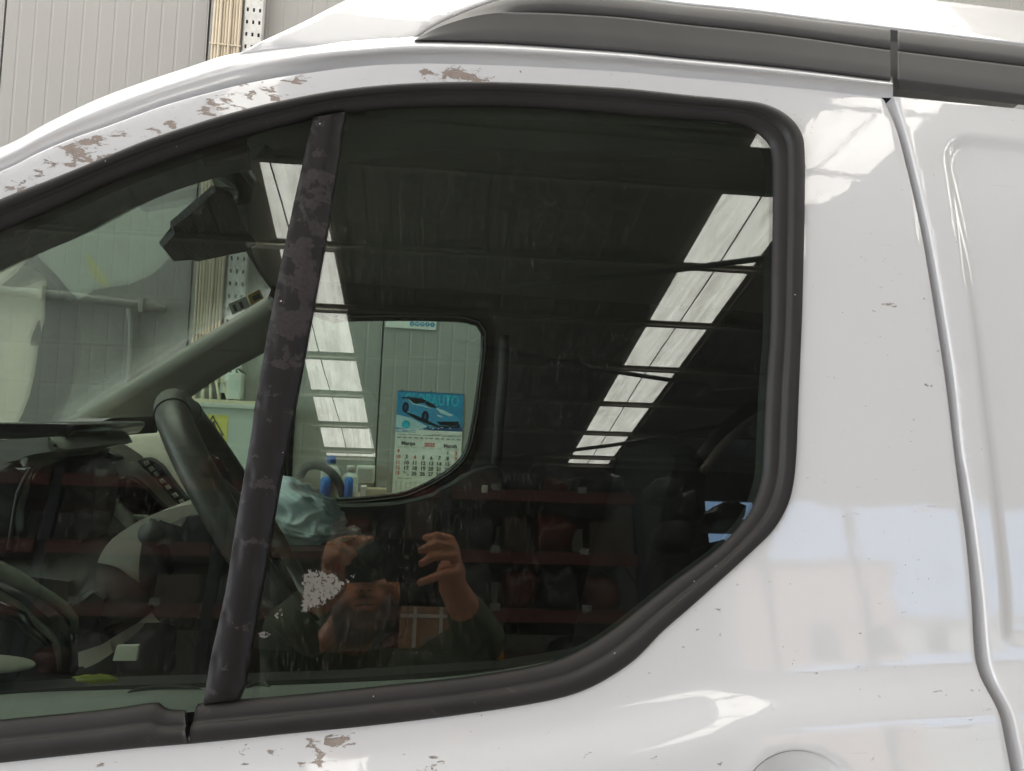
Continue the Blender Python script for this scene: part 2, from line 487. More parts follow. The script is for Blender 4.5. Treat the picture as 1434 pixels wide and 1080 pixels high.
M['roof'] = mat('dark_roof_sheet', (.17, .15, .13), .7, var=.3, scale=2.5)
M['purlin'] = mat('galvanised_purlin', (.26, .235, .20), .6, var=.2, scale=3)
M['lit_purlin'] = mat('cream_lit_purlin', (.80, .75, .64), .7, var=.15, scale=4)
M['steel'] = mat('dark_steel', (.05, .05, .05), .5, var=.3, scale=6)
M['floor'] = mat('stained_concrete', (.45, .44, .41), .6, var=.3, scale=1.3, bump=.002, bscale=20)
M['hallwall'] = mat('dark_block_wall', (.10, .095, .085), .85, var=.35, scale=1.2)
M['outwall_a'] = mat('peach_render', (.80, .52, .38), .9, var=.08, scale=1)
M['outwall_b'] = mat('cream_render', (.80, .76, .60), .9, var=.08, scale=1)
M['outground'] = mat('pale_yard', (.42, .39, .35), .9, var=.15, scale=.6)
def skylight_material(name='weathered_translucent_sheet', power=None, lo=(.60, .565, .50), hi=(1.10, 1.065, .99)):
    m = bpy.data.materials.new(name); m.use_nodes = True
    nt = m.node_tree; nd, lk = nt.nodes, nt.links; nd.clear()
    out = nd.new('ShaderNodeOutputMaterial'); em = nd.new('ShaderNodeEmission')
    tc = nd.new('ShaderNodeTexCoord').outputs['Object']
    mp = nd.new('ShaderNodeMapping'); mp.inputs['Scale'].default_value = (1, .25, 1); lk.new(tc, mp.inputs['Vector'])
    a = noise_node(nt, mp.outputs[0], 5.0, 8, .7, .5)
    mp2 = nd.new('ShaderNodeMapping'); mp2.inputs['Scale'].default_value = (1, .02, 1); lk.new(tc, mp2.inputs['Vector'])
    b = noise_node(nt, mp2.outputs[0], 13.0, 2)
    k = math_node(nt, 'ADD', math_node(nt, 'MULTIPLY', ramp(nt, a, .3, .7), .62), math_node(nt, 'MULTIPLY', ramp(nt, b, .3, .7), .38))
    c = mixc(nt, k, lo, hi)
    lk.new(c, em.inputs['Color']); em.inputs['Strength'].default_value = power or SKYLIGHT
    lk.new(em.outputs[0], out.inputs['Surface']); return m
M['skylight'] = skylight_material()
M['lightwall_glow'] = skylight_material('lightwall_sheet', LIGHTWALL, (.58, .60, .63), (1.02, 1.05, 1.10))
M['panel'] = mat('grey_white_sandwich_panel', (.33, .322, .31), .5, var=.14, scale=.9, stretch=(1, 1, .35))
M['joint'] = mat('panel_joint_seal', (.24, .23, .22), .7)

# floor
o = prism('floor', [(-16, 16, -.1), (26, 16, -.1), (26, -16.2, -.1), (-16, -16.2, -.1)], (0, 0, .1), M['floor']); tag(o, kind='structure')
o = prism('ground', [(-60, -16.3, -.3), (90, -16.3, -.3), (90, -90, -.3), (-60, -90, -.3)], (0, 0, .25), M['outground']); tag(o, kind='structure')

# skylight bays
LATS = [(-2.15, -1.22), (3.00, 3.88)]
FILL_LATS = [(-6.6, -5.3), (6.3, 7.2), (9.5, 10.4)]          # shorter unseen strips added over the van bay for more light
PURL = [H0 * (1.515 + .29 * k) for k in range(-8, 6)]
DMIN, DMAX, BAND = -2.4, H0 * 3.075, (H0 / .90, H0 / .806)
roof = thing('roof', None, None); tag(roof, kind='structure')
def ribbed(l0, l1, d0, d1, z, m, name, parent):
    """trapezoidal sheet running along the hall"""
    n = max(2, int((l1 - l0) / .25)); prof = []
    for i in range(n):
        a = l0 + (l1 - l0) * i / n; w = (l1 - l0) / n
        prof += [(a, z), (a + w * .55, z), (a + w * .62, z + .008), (a + w * .93, z + .008)]
    prof.append((l1, z))
    vs = [hall(a, d0, b) for a, b in prof] + [hall(a, d1, b) for a, b in prof]
    k = len(prof); fs = [(i, i + 1, k + i + 1, k + i) for i in range(k - 1)]
    return obj(name, mesh_py(name, vs, fs), m, parent)
def roof_sheets(lats, d0, d1):
    e = [-16.0] + [q for t in sorted(lats) for q in t] + [24.0]
    for i in range(0, len(e), 2): ribbed(e[i], e[i + 1], d0, d1, ROOF_Z + .02, M['roof'], 'roof_sheet', roof)
roof_sheets(LATS + FILL_LATS, DMIN, BAND[0]); prism('valley_sheet', [hall(-16, BAND[0] - .02, ROOF_Z - .012), hall(24, BAND[0] - .02, ROOF_Z - .012), hall(24, BAND[1] + .0, ROOF_Z - .012), hall(-16, BAND[1] + .0, ROOF_Z - .012)], (0, 0, .008), M['roof'], roof)
prism('sky_blocker', [hall(-17, DMIN - 1, ROOF_Z + .09), hall(25, DMIN - 1, ROOF_Z + .09), hall(25, DMAX + 1.2, ROOF_Z + .09), hall(-17, DMAX + 1.2, ROOF_Z + .09)], (0, 0, .02), M['roof'], roof)  # added opaque slab that keeps sky light from leaking through the roof
roof_sheets(LATS, BAND[1], DMAX + 1)
STRIP_NAMES = ['pale skylight strip mirrored behind the black division bar', 'pale skylight strip mirrored in the right half of the window',
             'added wide short light strip overhead, left of the van bonnet', 'added short light strip overhead, beside the rear of the van', 'added short light strip overhead, farthest towards the open door']
for (l0, l1), lab in zip(LATS + FILL_LATS, STRIP_NAMES):
    sk = thing('skylight_or_fill_strip', lab, 'skylight', 'skylight strips in the workshop roof', hall((l0 + l1) / 2, 6, ROOF_Z))
    cuts = [DMIN] + [p for p in PURL if p < BAND[0]] + [BAND[0]]
    cuts2 = [BAND[1]] + [p for p in PURL if p > BAND[1] + .3] + [DMAX]
    far = (l0, l1) in LATS
    for cs in ((cuts, cuts2) if far else (cuts,)):
        for a, b in zip(cs[:-1], cs[1:]):
            if b - a < .1: continue
            e0 = lambda d: np.interp(d, [6, 15.9], [-1.80, -2.16]) if far and l1 < 0 else l0
            e1 = lambda d: np.interp(d, [6, 15.9], [-1.27, -1.14]) if far and l1 < 0 else l1
            vs = [hall(e0(a), a + .01, ROOF_Z), hall(e1(a), a + .01, ROOF_Z), hall(e1(b), b - .01, ROOF_Z), hall(e0(b), b - .01, ROOF_Z)]
            prism('pane', vs, (0, 0, .012), M['skylight'], sk)
    if not far: continue
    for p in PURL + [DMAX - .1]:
        if p > BAND[1] and l1 < 0: box('lit_purlin', hall((l0 + l1) / 2, p, ROOF_Z - .105), (l1 - l0 + .10, .09, .02), M['lit_purlin'], sk, rot=HROT)  # added cream strips; the light on these purlins is put into the colour
    mid = l0 + (l1 - l0) * .47
    tube('wire', [hall(mid + .02 * math.sin(d), d, ROOF_Z - .012) for d in np.linspace(DMIN, DMAX, 30)], .009, M['steel'], sk, 6)
    tube('wire', [hall(l1 + .06, d, ROOF_Z - .05) for d in (BAND[1], DMAX)], .008, M['purlin'], sk, 6)
ov = thing('skylight_or_fill_strip', 'added cross light strip overhead, between the van and the panel wall', 'skylight', 'skylight strips in the workshop roof', hall(0, -1.4, ROOF_Z))  # added, out of view; lights the photographer from above in front
for i in range(9):
    l0 = -4.5 + i
    if l0 > 3.4: break
    prism('pane', [hall(l0 + .03, -2.2, ROOF_Z - .03), hall(l0 + .97, -2.2, ROOF_Z - .03), hall(l0 + .97, .3, ROOF_Z - .03), hall(l0 + .03, .3, ROOF_Z - .03)], (0, 0, .012), M['skylight'], ov)
for p in PURL + [DMAX - .02]:
    big = p == PURL[7]
    c = hall(4, p, ROOF_Z - .05); bm = bmesh.new()
    for (dy, dz, sy, sz) in ((0, .035, .06, .010), (0, -.035, .06, .010), (.025, 0, .012, .07)):
        box_bm(bm, c + _ax * dy + Vector((0, 0, dz)), (40, sy, sz), HROT)
    obj('purlin', from_bm('purlin', bm), M['purlin'], roof)
# slim bracing rods below the roof
for a, b in (((690, 402), (1112, 356)), ((640, 478), (990, 540)), ((730, 640), (1010, 596)), ((1000, 548), (1190, 520))):
    p, q = mirz(*a, ROOF_Z - .45), mirz(*b, ROOF_Z - .45)
    tube('bracing_rod', [p, (p + q) / 2 + Vector((0, 0, -.05)), q], .035, M['steel'], roof, 8)

# walls
def flat_wall(name, pts, m, thick):
    o = prism(name, pts, thick, m); tag(o, kind='structure'); return o
FW = DMAX + .25; LIGHTWALL_END = 11.5
flat_wall('wall_back', [hall(-16, FW, 0), hall(5.9, FW, 0), hall(5.9, FW, ROOF_Z), hall(-16, FW, ROOF_Z)], M['hallwall'], _ax * .2)
flat_wall('wall_door_lintel', [hall(5.9, FW, 5.75), hall(17, FW, 5.75), hall(17, FW, ROOF_Z), hall(5.9, FW, ROOF_Z)], M['hallwall'], _ax * .2)
flat_wall('wall_right', [hall(17, FW, 0), hall(17, -3, 0), hall(17, -3, ROOF_Z), hall(17, FW, ROOF_Z)], M['hallwall'], _lat * .2)
LW = -9.0
flat_wall('wall_left', [hall(LW, FW, 0), hall(LW, LIGHTWALL_END, 0), hall(LW, LIGHTWALL_END, ROOF_Z), hall(LW, FW, ROOF_Z)], M['hallwall'], -_lat * .2)
flat_wall('wall_left_lintel', [hall(LW, LIGHTWALL_END, 5.4), hall(LW, -3, 5.4), hall(LW, -3, ROOF_Z), hall(LW, LIGHTWALL_END, ROOF_Z)], M['hallwall'], -_lat * .2)
lightwall = thing('added_lightwall', 'added glowing wall of panes, out of view, lighting the workshop from the left', 'lightwall', None, hall(LW, 5, 0))  # added glowing panes, out of view, to brighten hall and van side
gn = 8
for i in range(gn):
    d0 = -2.2 + (LIGHTWALL_END + 2.2) * i / gn; d1 = -2.2 + (LIGHTWALL_END + 2.2) * (i + 1) / gn
    for z0, z1 in ((.15, 2.7), (2.75, 5.35)):
        prism('lightwall_pane', [hall(LW, d0 + .03, z0), hall(LW, d1 - .03, z0), hall(LW, d1 - .03, z1), hall(LW, d0 + .03, z1)], -_lat * .01, M['lightwall_glow'], lightwall)
    box('lightwall_post', hall(LW, d0, 2.7), (.06, .05, 5.4), M['steel'], lightwall, rot=HROT)
# door posts of the open bay, and the curved brace beside it
bay = thing('door_frame', 'dark steel frame of the open workshop door', 'door frame', None, hall(10, FW, 0))
for l in (5.95, 9.3, 16.9):
    box('post', hall(l, FW - .1, 2.87), (.14, .14, 5.75), M['steel'], bay, rot=HROT)
br = thing('roof_brace', 'pale curved brace below the roof, mirrored at the right window edge', 'brace', None, mir(1010, 640, -9))
pts = c3([mir(985, 660, -10.5), mir(1005, 632, -10.5), mir(1035, 603, -10.5), mir(1075, 578, -10.5), mir(1180, 545, -10.5)], .2)
tube('flange', pts, .075, M['purlin'], br, 8)
tube('chord', [p + Vector((0, -.1, .22)) for p in pts], .12, M['steel'], br, 8)

# outside, seen through the open bay
def building(name, lab, l0, l1, d, h, m, wins):
    b = thing(name, lab, 'building', None, hall((l0 + l1) / 2, d, 0))
    prism('wall', [hall(l0, d, -.05), hall(l1, d, -.05), hall(l1, d, h), hall(l0, d, h)], _ax * 6, m, b)
    prism('roof', [hall(l0 - .2, d - .25, h), hall(l1 + .2, d - .25, h), hall(l1 + .2, d + 6.2, h), hall(l0 - .2, d + 6.2, h)], (0, 0, .18), M['outground'], b)
    for (wl, wz) in wins:
        prism('window', [hall(wl, d - .03, wz), hall(wl + 1.1, d - .03, wz), hall(wl + 1.1, d - .03, wz + 1.3), hall(wl, d - .03, wz + 1.3)], _ax * .05, M['steel'], b)
building('building', 'peach rendered building across the yard', 13.0, 20, 32, 7.4, M['outwall_a'], [(16, 3.6), (18.5, 3.6), (21, 3.6)])
building('building', 'cream rendered low building at the yard corner', 20.6, 38, 36, 5.6, M['outwall_b'], [(26, 1.4), (29, 1.4)])

# insulated panel wall behind the van
wall = thing('panel_wall', None, None, None, (0, WALL_Y, 0)); tag(wall, kind='structure')
J0 = at(530, 570, WALL_Y).x
PW = (J0 - at(8, 0, WALL_Y).x) / 2
def panel_mesh():
    n = 13; prof = []
    for i in range(n):
        a = PW * i / n; w = PW / n
        prof += [(a + .002, .0), (a + w - .010, .0), (a + w - .007, .0011), (a + w - .001, .0011)]
    prof[0] = (.003, .012); prof.insert(1, (.006, 0)); prof[-1] = (PW - .003, .0); prof.append((PW - .003, .012))
    k = len(prof)
    vs = [(a, y, 0) for a, y in prof] + [(a, y, ROOF_Z) for a, y in prof]
    fs = [(i, i + 1, k + i + 1, k + i) for i in range(k - 1)]
    return mesh_py('panel', vs, fs)
pm = panel_mesh()
for k in range(-14, 16):
    o = obj('panel', pm, M['panel'], wall); o.location = (J0 + k * PW, WALL_Y, 0)
box('backing', (0, WALL_Y + .1, ROOF_Z / 2), (40, .16, ROOF_Z), M['joint'], wall)

# ================================================================== THE VAN
van = thing('van', 'white panel van with scratched window frame and tinted driver window', 'van', None, (0, 1.45, 0))
# traced edges
ROOF_GAP = [(-320, 335), (-150, 268), (0, 214), (67, 179), (134, 147), (201, 122), (268, 100), (315, 85), (375, 75.5), (435, 69), (500, 64), (577, 59), (640, 60), (701, 62), (780, 67), (880, 74.5), (954, 82), (1088, 95), (1252, 115)]
FRAME_TOP = [(-320, 372), (-150, 300), (0, 238), (50, 213), (100, 191), (150, 173), (201, 153), (234, 141), (284, 126), (335, 112), (385, 101), (435, 93), (480, 86), (534, 80.5), (601, 78), (668, 79), (768, 82.5), (880, 88.5), (954, 95.5), (1054, 104.5), (1155, 114.5), (1236, 123.5)]
FRAME_TOP_LEFT = FRAME_TOP
SEAL_OUT_TOP = [(-262, 402), (-150, 350), (0, 284.5), (67, 258), (134, 231), (201, 203), (268, 180), (335, 160), (402, 144), (467, 132), (534, 124), (601, 120), (668, 119), (735, 120.5), (810, 124), (880, 128.5), (954, 136.5), (1021, 143), (1061, 148), (1088, 158), (1108, 173), (1120, 192), (1124, 216), (1124, 300), (1122, 380), (1120, 450), (1117, 520), (1114.5, 580), (1112.5, 631), (1109, 672), (1101, 706), (1081, 742), (1048, 775), (1012, 808), (964, 851), (926, 884), (890, 921), (860, 943), (828, 961), (790, 975), (732, 987), (634, 1001.5), (517, 1015.5), (400, 1027), (335, 1034), (268, 1040.5)]
SEAL_OUT_LEFT = [(268, 1040.5), (201, 1046), (100, 1056.5), (0, 1067.6), (-130, 1083), (-262, 1099)]
SEAL_IN_TOP = [(-240, 425), (-150, 387), (0, 322), (84, 286), (167, 248), (268, 211), (350, 186), (435, 165), (484, 156), (540, 150.5), (600, 147.5), (700, 147), (800, 152), (880, 158.5), (954, 164.5), (1021, 170), (1052, 178), (1073, 194), (1082.5, 218), (1083, 300), (1081.5, 380), (1080, 464), (1075, 531), (1072, 598), (1069.5, 655), (1064, 683), (1053, 712), (1036, 736), (1008, 766), (981, 787), (948, 811), (914, 838), (881, 864.5), (847, 890), (808, 913), (771, 927.5), (712, 940), (634, 951), (556, 959), (478, 967.5), (400, 975), (335, 980.5), (285, 985), (268, 990)]
SEAL_IN_LEFT = [(262, 996), (231, 994), (221, 984.5), (134, 996), (0, 1009), (-130, 1024), (-240, 1037)]
SEAM_L = [(1250, 128), (1263.5, 175), (1275, 234), (1284, 280), (1294, 335), (1309, 424), (1325.5, 531), (1337, 625), (1344, 680), (1354.6, 757), (1362, 835), (1366, 905), (1372, 948), (1387, 991), (1395.5, 1033), (1404, 1085), (1420, 1200), (1430, 1400), (1440, 1750)]
SEAM_R = [(1263, 124), (1277, 187), (1292, 268), (1304, 330), (1322, 430), (1338, 531), (1348.5, 631), (1355, 665), (1366, 738), (1378, 835), (1384, 908), (1391, 953), (1405, 994), (1413, 1033), (1422, 1085), (1437, 1200), (1448, 1400), (1458, 1750)]
def UV(pts, h): return [uv(x, y, h) for x, y in pts]
HB = .010

# the shoulder pressed into the door below the belt, the barrel of the body above it
_sh = [uv(x, y, HB) for x, y in ((-320, 1112), (0, 1074), (300, 1046), (520, 1024), (760, 994), (900, 968), (1000, 945), (1110, 934), (1250, 925), (1400, 918), (1800, 905))]
_shu = [p[0] for p in _sh]; _shv = [p[1] for p in _sh]
_hd = uv(1112, 1128, HB)
_vtop = uv(900, 130, HB)[1]
def body_h(P, handle=True):
    P = np.asarray(P); u, v = P[:, 0], P[:, 1]
    d = np.interp(u, _shu, _shv) - v                     # metres below the shoulder line
    h = np.full(len(P), HB)
    h = h + .012 * sstep(-.002, .058, d) + .012 * sstep(.05, .35, d)
    h = h - .055 * np.clip(v - (_vtop - .16), 0, 1) ** 2 / .16      # turns in towards the roof
    if handle:
        e = ((u - _hd[0]) / .053) ** 2 + ((v - _hd[1]) / .046) ** 2
        h = h - .022 * (1 - sstep(.84, 1.03, np.sqrt(e)))
    return h
CHIPS = [(30, 258, 30, 7, .66), (85, 228, 30, 7, .66), (180, 184, 30, 8, .62), (255, 160, 20, 7, .66), (300, 150, 30, 12, .62), (360, 122, 34, 10, .62), (430, 104, 26, 8, .55), (15, 262, 20, 9, .72), (60, 236, 26, 10, .66), (105, 214, 40, 14, .74), (132, 203, 24, 17, .76), (118, 224, 26, 9, .78), (236, 172, 9, 9, 1), (218, 182, 8, 8, .7),
         (285, 156, 13, 8, .8), (300, 145, 16, 9, .9), (318, 137, 10, 7, 1), (338, 117, 10, 6, .9), (348, 128, 14, 7, .9), (338, 148, 18, 5, .8), (385, 138, 9, 5, 1), (410, 110, 16, 6, .8), (376, 110, 6, 4, .8), (160, 190, 22, 7, .5),
         (480, 104, 10, 5, .6), (486, 124, 20, 3, .9), (594, 95, 12, 12, .8), (636, 96, 17, 11, 1.35), (660, 100, 22, 11, 1.25), (690, 105, 24, 6, .8), (640, 90, 26, 5, .8), (700, 88, 8, 3, .6),
         (345, 1056, 5, 14, .9), (384, 1060, 8, 6, .8), (440, 1036, 10, 8, .8), (470, 1036, 18, 9, 1.1), (445, 1052, 8, 8, .7), (420, 1070, 8, 8, .6), (606, 1078, 26, 6, 1), (590, 1074, 12, 5, .8), (450, 1070, 5, 5, .8),
         (138, 1072, 5, 5, .7), (1270, 272, 10, 3, .7), (1245, 262, 18, 3, .5), (1230, 372, 22, 2.5, .5), (1260, 377, 12, 5, .5), (1240, 425, 20, 2.5, .4), (1060, 1058, 5, 4, .8), (1180, 1058, 6, 3, .6), (1368, 990, 5, 5, .6), (1322, 955, 4, 4, .6)]
_chip = [(*uv(x, y, HB), a * .00068, b * .00068, s) for x, y, a, b, s in CHIPS]
def chip_wear(V):
    w = np.zeros(len(V))
    for cu, cv, a, b, s in _chip:
        du, dv = V[:, 0] - cu, V[:, 1] - cv
        w = np.maximum(w, s * np.exp(-((du / a) ** 2 + (dv / b) ** 2) * .8))
    return w

# door skin with its window opening
seal_out = crom(SEAL_OUT_TOP, 4.5) + crom(SEAL_OUT_LEFT, 6)[1:]
_si = np.array(crom(SEAL_IN_TOP, 4) + crom(SEAL_IN_LEFT, 4)[1:])
def tuck(p, k):
    q = _si[np.argmin(np.hypot(_si[:, 0] - p[0], _si[:, 1] - p[1]))]; d = q - np.array(p); return tuple(np.array(p) + d / np.linalg.norm(d) * k)
hole = UV([tuck(p, 8) for p in seal_out], HB)
bowl = [(_hd[0] + .053 * math.cos(a), _hd[1] + .046 * math.sin(a)) for a in np.linspace(0, 2 * PI, 49)[:-1]]
outer = UV(crom(FRAME_TOP, 9) + crom([(1236, 123.5), (1245, 125), (1250, 131)], 3)[1:] + crom([(1250, 131)] + SEAM_L[1:], 9)[1:] + lin([(1440, 1750), (-380, 1750), (-380, 400), (-320, 372)], 40)[1:-1], HB)
skin = sheet('door_skin', outer, [hole, bowl], lambda P: body_h(P, False), .0075, M['paint'], van, lip=.018, edge=.0030, attr=chip_wear)

vs, fs = [], []
for r in (1.0, .97, .93, .86, .75, .6, .4, .2, .02):
    P = np.array([(_hd[0] + (a - _hd[0]) * r, _hd[1] + (b - _hd[1]) * r) for a, b in bowl]); hh = body_h(P, False) - .002 - .026 * math.sqrt(1 - r * r) 
    vs += [W(p[0], p[1], h) for p, h in zip(P, hh)]
for i in range(8):
    for j in range(48): fs.append((i * 48 + j, i * 48 + (j + 1) % 48, (i + 1) * 48 + (j + 1) % 48, (i + 1) * 48 + j))
obj('handle_bowl', mesh_py('handle_bowl', vs, fs), M['paint_clean'], van, True)

# rear side panel beyond the seam, with its pressed field
_rc = [uv(x, y, HB) for x, y in ((1320, 186), (1336, 300), (1362, 470), (1382, 640), (1397, 780), (1404, 880))]
_rcv = [p[1] for p in _rc][::-1]; _rcu = [p[0] for p in _rc][::-1]
_rtop, _rbot = uv(1380, 184, HB)[1], uv(1400, 905, HB)[1]
def side_h(P):
    P = np.asarray(P); u, v = P[:, 0], P[:, 1]
    h = body_h(P, False)
    left = u - np.interp(v, _rcv, _rcu)
    r = np.minimum(np.minimum(left, _rtop - v + .0 * u), v - _rbot)
    # rounded corners
    cx, cyv, R = left - .045, (_rtop - v) - .045, .045
    corner = (cx < 0) & (cyv < 0)
    r = np.where(corner, R - np.sqrt(cx ** 2 + cyv ** 2), r)
    return h - .0045 * sstep(.0, .013, r)
outer = UV(lin([(1263, 124), (1434, 141), (1700, 172), (1900, 196)], 6) + lin([(1900, 196), (1900, 1750), (1458, 1750)], 40)[1:-1] + crom(SEAM_R, 9)[::-1][:-1], HB)
sheet('side_panel', outer, [], side_h, .0055, M['paint_clean'], van, lip=.018, edge=.0018)
# channel behind the seam, in a duller grey than the panels
chn = UV(crom([(x - 10, y) for x, y in SEAM_L], 20) + crom([(x + 10, y) for x, y in SEAM_R], 20)[::-1], HB)
sheet('seam_channel', chn, [], lambda P: body_h(P, False) - .019, .02, M['gutter'], van, lip=.004, edge=0)

def UVH(pts, hf):
    out = []
    for x, y in pts:
        h = 0.0
        for _ in range(12): h = max(-.12, .5 * h + .5 * float(hf(np.array([uv(x, y, h)]))[0]))
        out.append(uv(x, y, h))
    return out
def band(name, xs, rows, m):
    """strip swept along the body: rows = [(y(x), height(x))] from bottom to top"""
    vs, fs = [], []; k = len(rows)
    for x in xs:
        for fy, fh in rows:
            h = fh(x); u, v = uv(x, fy(x), h); vs.append(W(u, v, h))
    for i in range(len(xs) - 1):
        for j in range(k - 1): fs.append((i * k + j, (i + 1) * k + j, (i + 1) * k + j + 1, i * k + j + 1))
    fs.append(tuple(range(k))); fs.append(tuple((len(xs) - 1) * k + j for j in range(k - 1, -1, -1)))
    me = mesh_py(name, vs, fs)
    for p in me.polygons: p.use_smooth = len(p.vertices) == 4
    return obj(name, me, m, van)
# moulding / A-pillar band above the door
ra, fa = crom(ROOF_GAP, 9), [(x, y - 2.5) for x, y in crom(FRAME_TOP + [(1252, 124)], 9)]
rows = []
for t, off, h in ((0, 16, -.012), (0, 2, -.007), (.06, 0, -.0045), (.18, 0, -.0005), (.35, 0, .003), (.55, 0, .0045), (.75, 0, .0025), (.9, 0, -.002), (1, 0, -.006), (1, -7, -.014)):
    rows.append((lambda x, t=t, off=off: interp(fa, x) * (1 - t) + interp(ra, x) * t + off, lambda x, h=h, t=t: (h if t > .5 or h < -.011 else h + (max(h, .0012 + .004 * t) - h) * max(0, min(1, (470 - x) / 130))) + (.004 * max(0, min(1, (300 - x) / 400)) if h > -.01 else 0)))
band('gutter_moulding', list(np.arange(-318, 1250, 6)) + [1250.5], rows, M['paint_clean'])

# roof
RAIL_TOP = [(579, 58), (588, 50), (601, 41), (618, 32), (634, 25), (668, 11), (715, -3), (780, -10), (870, -3), (954, 7), (1054, 17), (1155, 30), (1247, 41), (1434, 64), (1900, 122)]
_rv0 = uv(700, 60, 0)[1]
def roof_h(P):
    v = np.asarray(P)[:, 1]; d = np.clip(v - (_rv0 - .02), 0, None)
    return -.010 - .34 * d - .6 * d ** 2
SIL = [(306, 86), (314, 82), (337, 70), (367, 55), (422, 29.5), (480, 0), (545, -26), (650, -52), (900, -64), (1300, -34), (1900, 40)]
rt = crom(RAIL_TOP, 8)
lowr = [p for p in ra if 316 < p[0] < 577]
poly = crom(SIL, 10) + [(x, y - 3) for x, y in rt][::-1] + [(x, y - 2.5) for x, y in lowr][::-1]
sheet('roof_panel', UVH(poly, roof_h), [], roof_h, .008, M['paint_clean'], van, lip=.02, edge=.004)
# crown of the roof, reaching across to the far side
top = [W(p[0], p[1], float(roof_h(np.array([p]))[0]) - .006) for p in UVH(crom(SIL, 20), roof_h)]
vs, fs = [], []
n = len(top)
for j, f in enumerate(np.linspace(0, 1, 12)):
    for p in top:
        Y = p.y + (2.9 - 2 * p.y) * f * 1.0
        z = p.z + .10 * math.sin(PI * f) ** .8
        vs.append((p.x - .10 * math.sin(PI * f), Y, z))
for j in range(11):
    for i in range(n - 1): fs.append((j * n + i, j * n + i + 1, (j + 1) * n + i + 1, (j + 1) * n + i))
obj('roof_crown', mesh_py('roof_crown', vs, fs), M['paint_clean'], van, True)

# black trim strips along the roof, each with its pressed line
GROOVE = crom([(579, 57), (620, 36), (680, 20), (748, 17.5), (820, 20.5), (880, 25), (954, 33.5), (1088, 48), (1247, 70), (1434, 93), (1900, 151)], 10)
LOWE = [(x, y - 2) for x, y in ra if x > 577] + [(1258, 114.5), (1434, 136.5), (1900, 190)]
def rail(x0, x1):
    lo = lambda x: interp(LOWE, x); hi = lambda x: interp(rt, x); g = lambda x: min(lo(x) - .5, max(hi(x) + .5, interp(GROOVE, x)))
    k = lambda x: max(0, min(1, (x - 700) / 70))
    mix = lambda f1, f2, t: (lambda x: f1(x) * (1 - t) + f2(x) * t)
    rows = [(lambda x: lo(x) + 11, lambda x: -.014), (lo, lambda x: -.006), (mix(lo, g, .06), lambda x: -.0015), (mix(lo, g, .12), lambda x: -.001), (mix(lo, g, .5), lambda x: -.003), (mix(lo, g, .93), lambda x: -.0055),
            (mix(lo, g, .96), lambda x: -.0056), (g, lambda x: -.0056 - .0045 * k(x)), (mix(g, hi, .03), lambda x: -.0060 - .0045 * k(x)), (mix(g, hi, .08), lambda x: -.0066 - .0012 * k(x)), (mix(g, hi, .5), lambda x: -.0095), (mix(g, hi, .9), lambda x: -.013), (mix(g, hi, .97), lambda x: -.015), (hi, lambda x: -.018), (hi, lambda x: -.035)]
    return band('roof_trim', list(np.arange(x0, x1, 5)) + [x1], rows, M['rail'])
rail(580.5, 1247); rail(1257, 1890)

# dark inner shell behind the gaps (has the same window opening)
big = UV([(x, y + 8) for x, y in crom(FRAME_TOP, 30)] + lin([(1260, 140), (1900, 200), (1900, 1750), (-420, 1750), (-420, 440), (-330, 392)], 60)[:-1], -.03)
seal_in = crom(SEAL_IN_TOP, 7) + crom(SEAL_IN_LEFT, 9)[1:]
sheet('inner_shell', big, [UV(seal_in, -.03)], lambda P: np.full(len(P), -.030), .05, M['dark_trim'], van, lip=.02, edge=0)

# rubber seals
so_top, si_top = crom(SEAL_OUT_TOP, 7), crom(SEAL_IN_TOP, 7)
so_l, si_l = crom(SEAL_OUT_LEFT, 9), crom(SEAL_IN_LEFT, 9)
_pt = np.array([0, .0, .04, .10, .20, .34, .46, .52, .57, .62, .78, .92, 1.0])
_ph = np.array([-.004, .0098, .0126, .0139, .0149, .0151, .0142, .0120, .0076, .0080, .0064, .0046, -.002])
def seal(outer_px, inner_px, wear):
    A, B = np.array(UV(outer_px, .006)), np.array(UV(inner_px, .002))
    # arc-length resample, then pair each outer point with a monotone partner on the inner edge
    def rs(P, n):
        L = np.r_[0, np.cumsum(np.linalg.norm(np.diff(P, axis=0), axis=1))]; t = np.linspace(0, L[-1], n)
        return np.stack([np.interp(t, L, P[:, 0]), np.interp(t, L, P[:, 1])], 1)
    n = max(20, int(np.sum(np.linalg.norm(np.diff(A, axis=0), axis=1)) / .004))
    A, Bf = rs(A, n), rs(B, n * 4)
    j = [int(np.argmin(np.linalg.norm(Bf - a, axis=1))) for a in A]
    j[0], j[-1] = 0, len(Bf) - 1
    j = np.maximum.accumulate(np.array(j, float))
    ker = np.ones(9) / 9; jp = np.r_[[j[0]] * 4, j, [j[-1]] * 4]; j = np.convolve(jp, ker, 'valid')
    q = np.arange(len(Bf)); B = np.stack([np.interp(j, q, Bf[:, 0]), np.interp(j, q, Bf[:, 1])], 1)
    vs, fs, V = [], [], []
    m = len(_pt)
    for a, b in zip(A, B):
        for t, h in zip(_pt, _ph):
            p = a + (b - a) * t; V.append(p); vs.append(W(p[0], p[1], h))
    for i in range(n - 1):
        for k in range(m - 1): fs.append((i * m + k, i * m + k + 1, (i + 1) * m + k + 1, (i + 1) * m + k))
    fs.append(tuple(range(m))); fs.append(tuple((n - 1) * m + k for k in range(m - 1, -1, -1)))
    me = mesh_py('window_seal', vs, fs)
    for p in me.polygons: p.use_smooth = len(p.vertices) == 4
    at_ = me.attributes.new('wear', 'FLOAT', 'POINT'); at_.data.foreach_set('value', wear(np.array(V)).astype(np.float32))
    return obj('window_seal', me, M['rubber'], van)
_sw = uv(400, 150, 0); _sw2 = uv(560, 1000, 0)
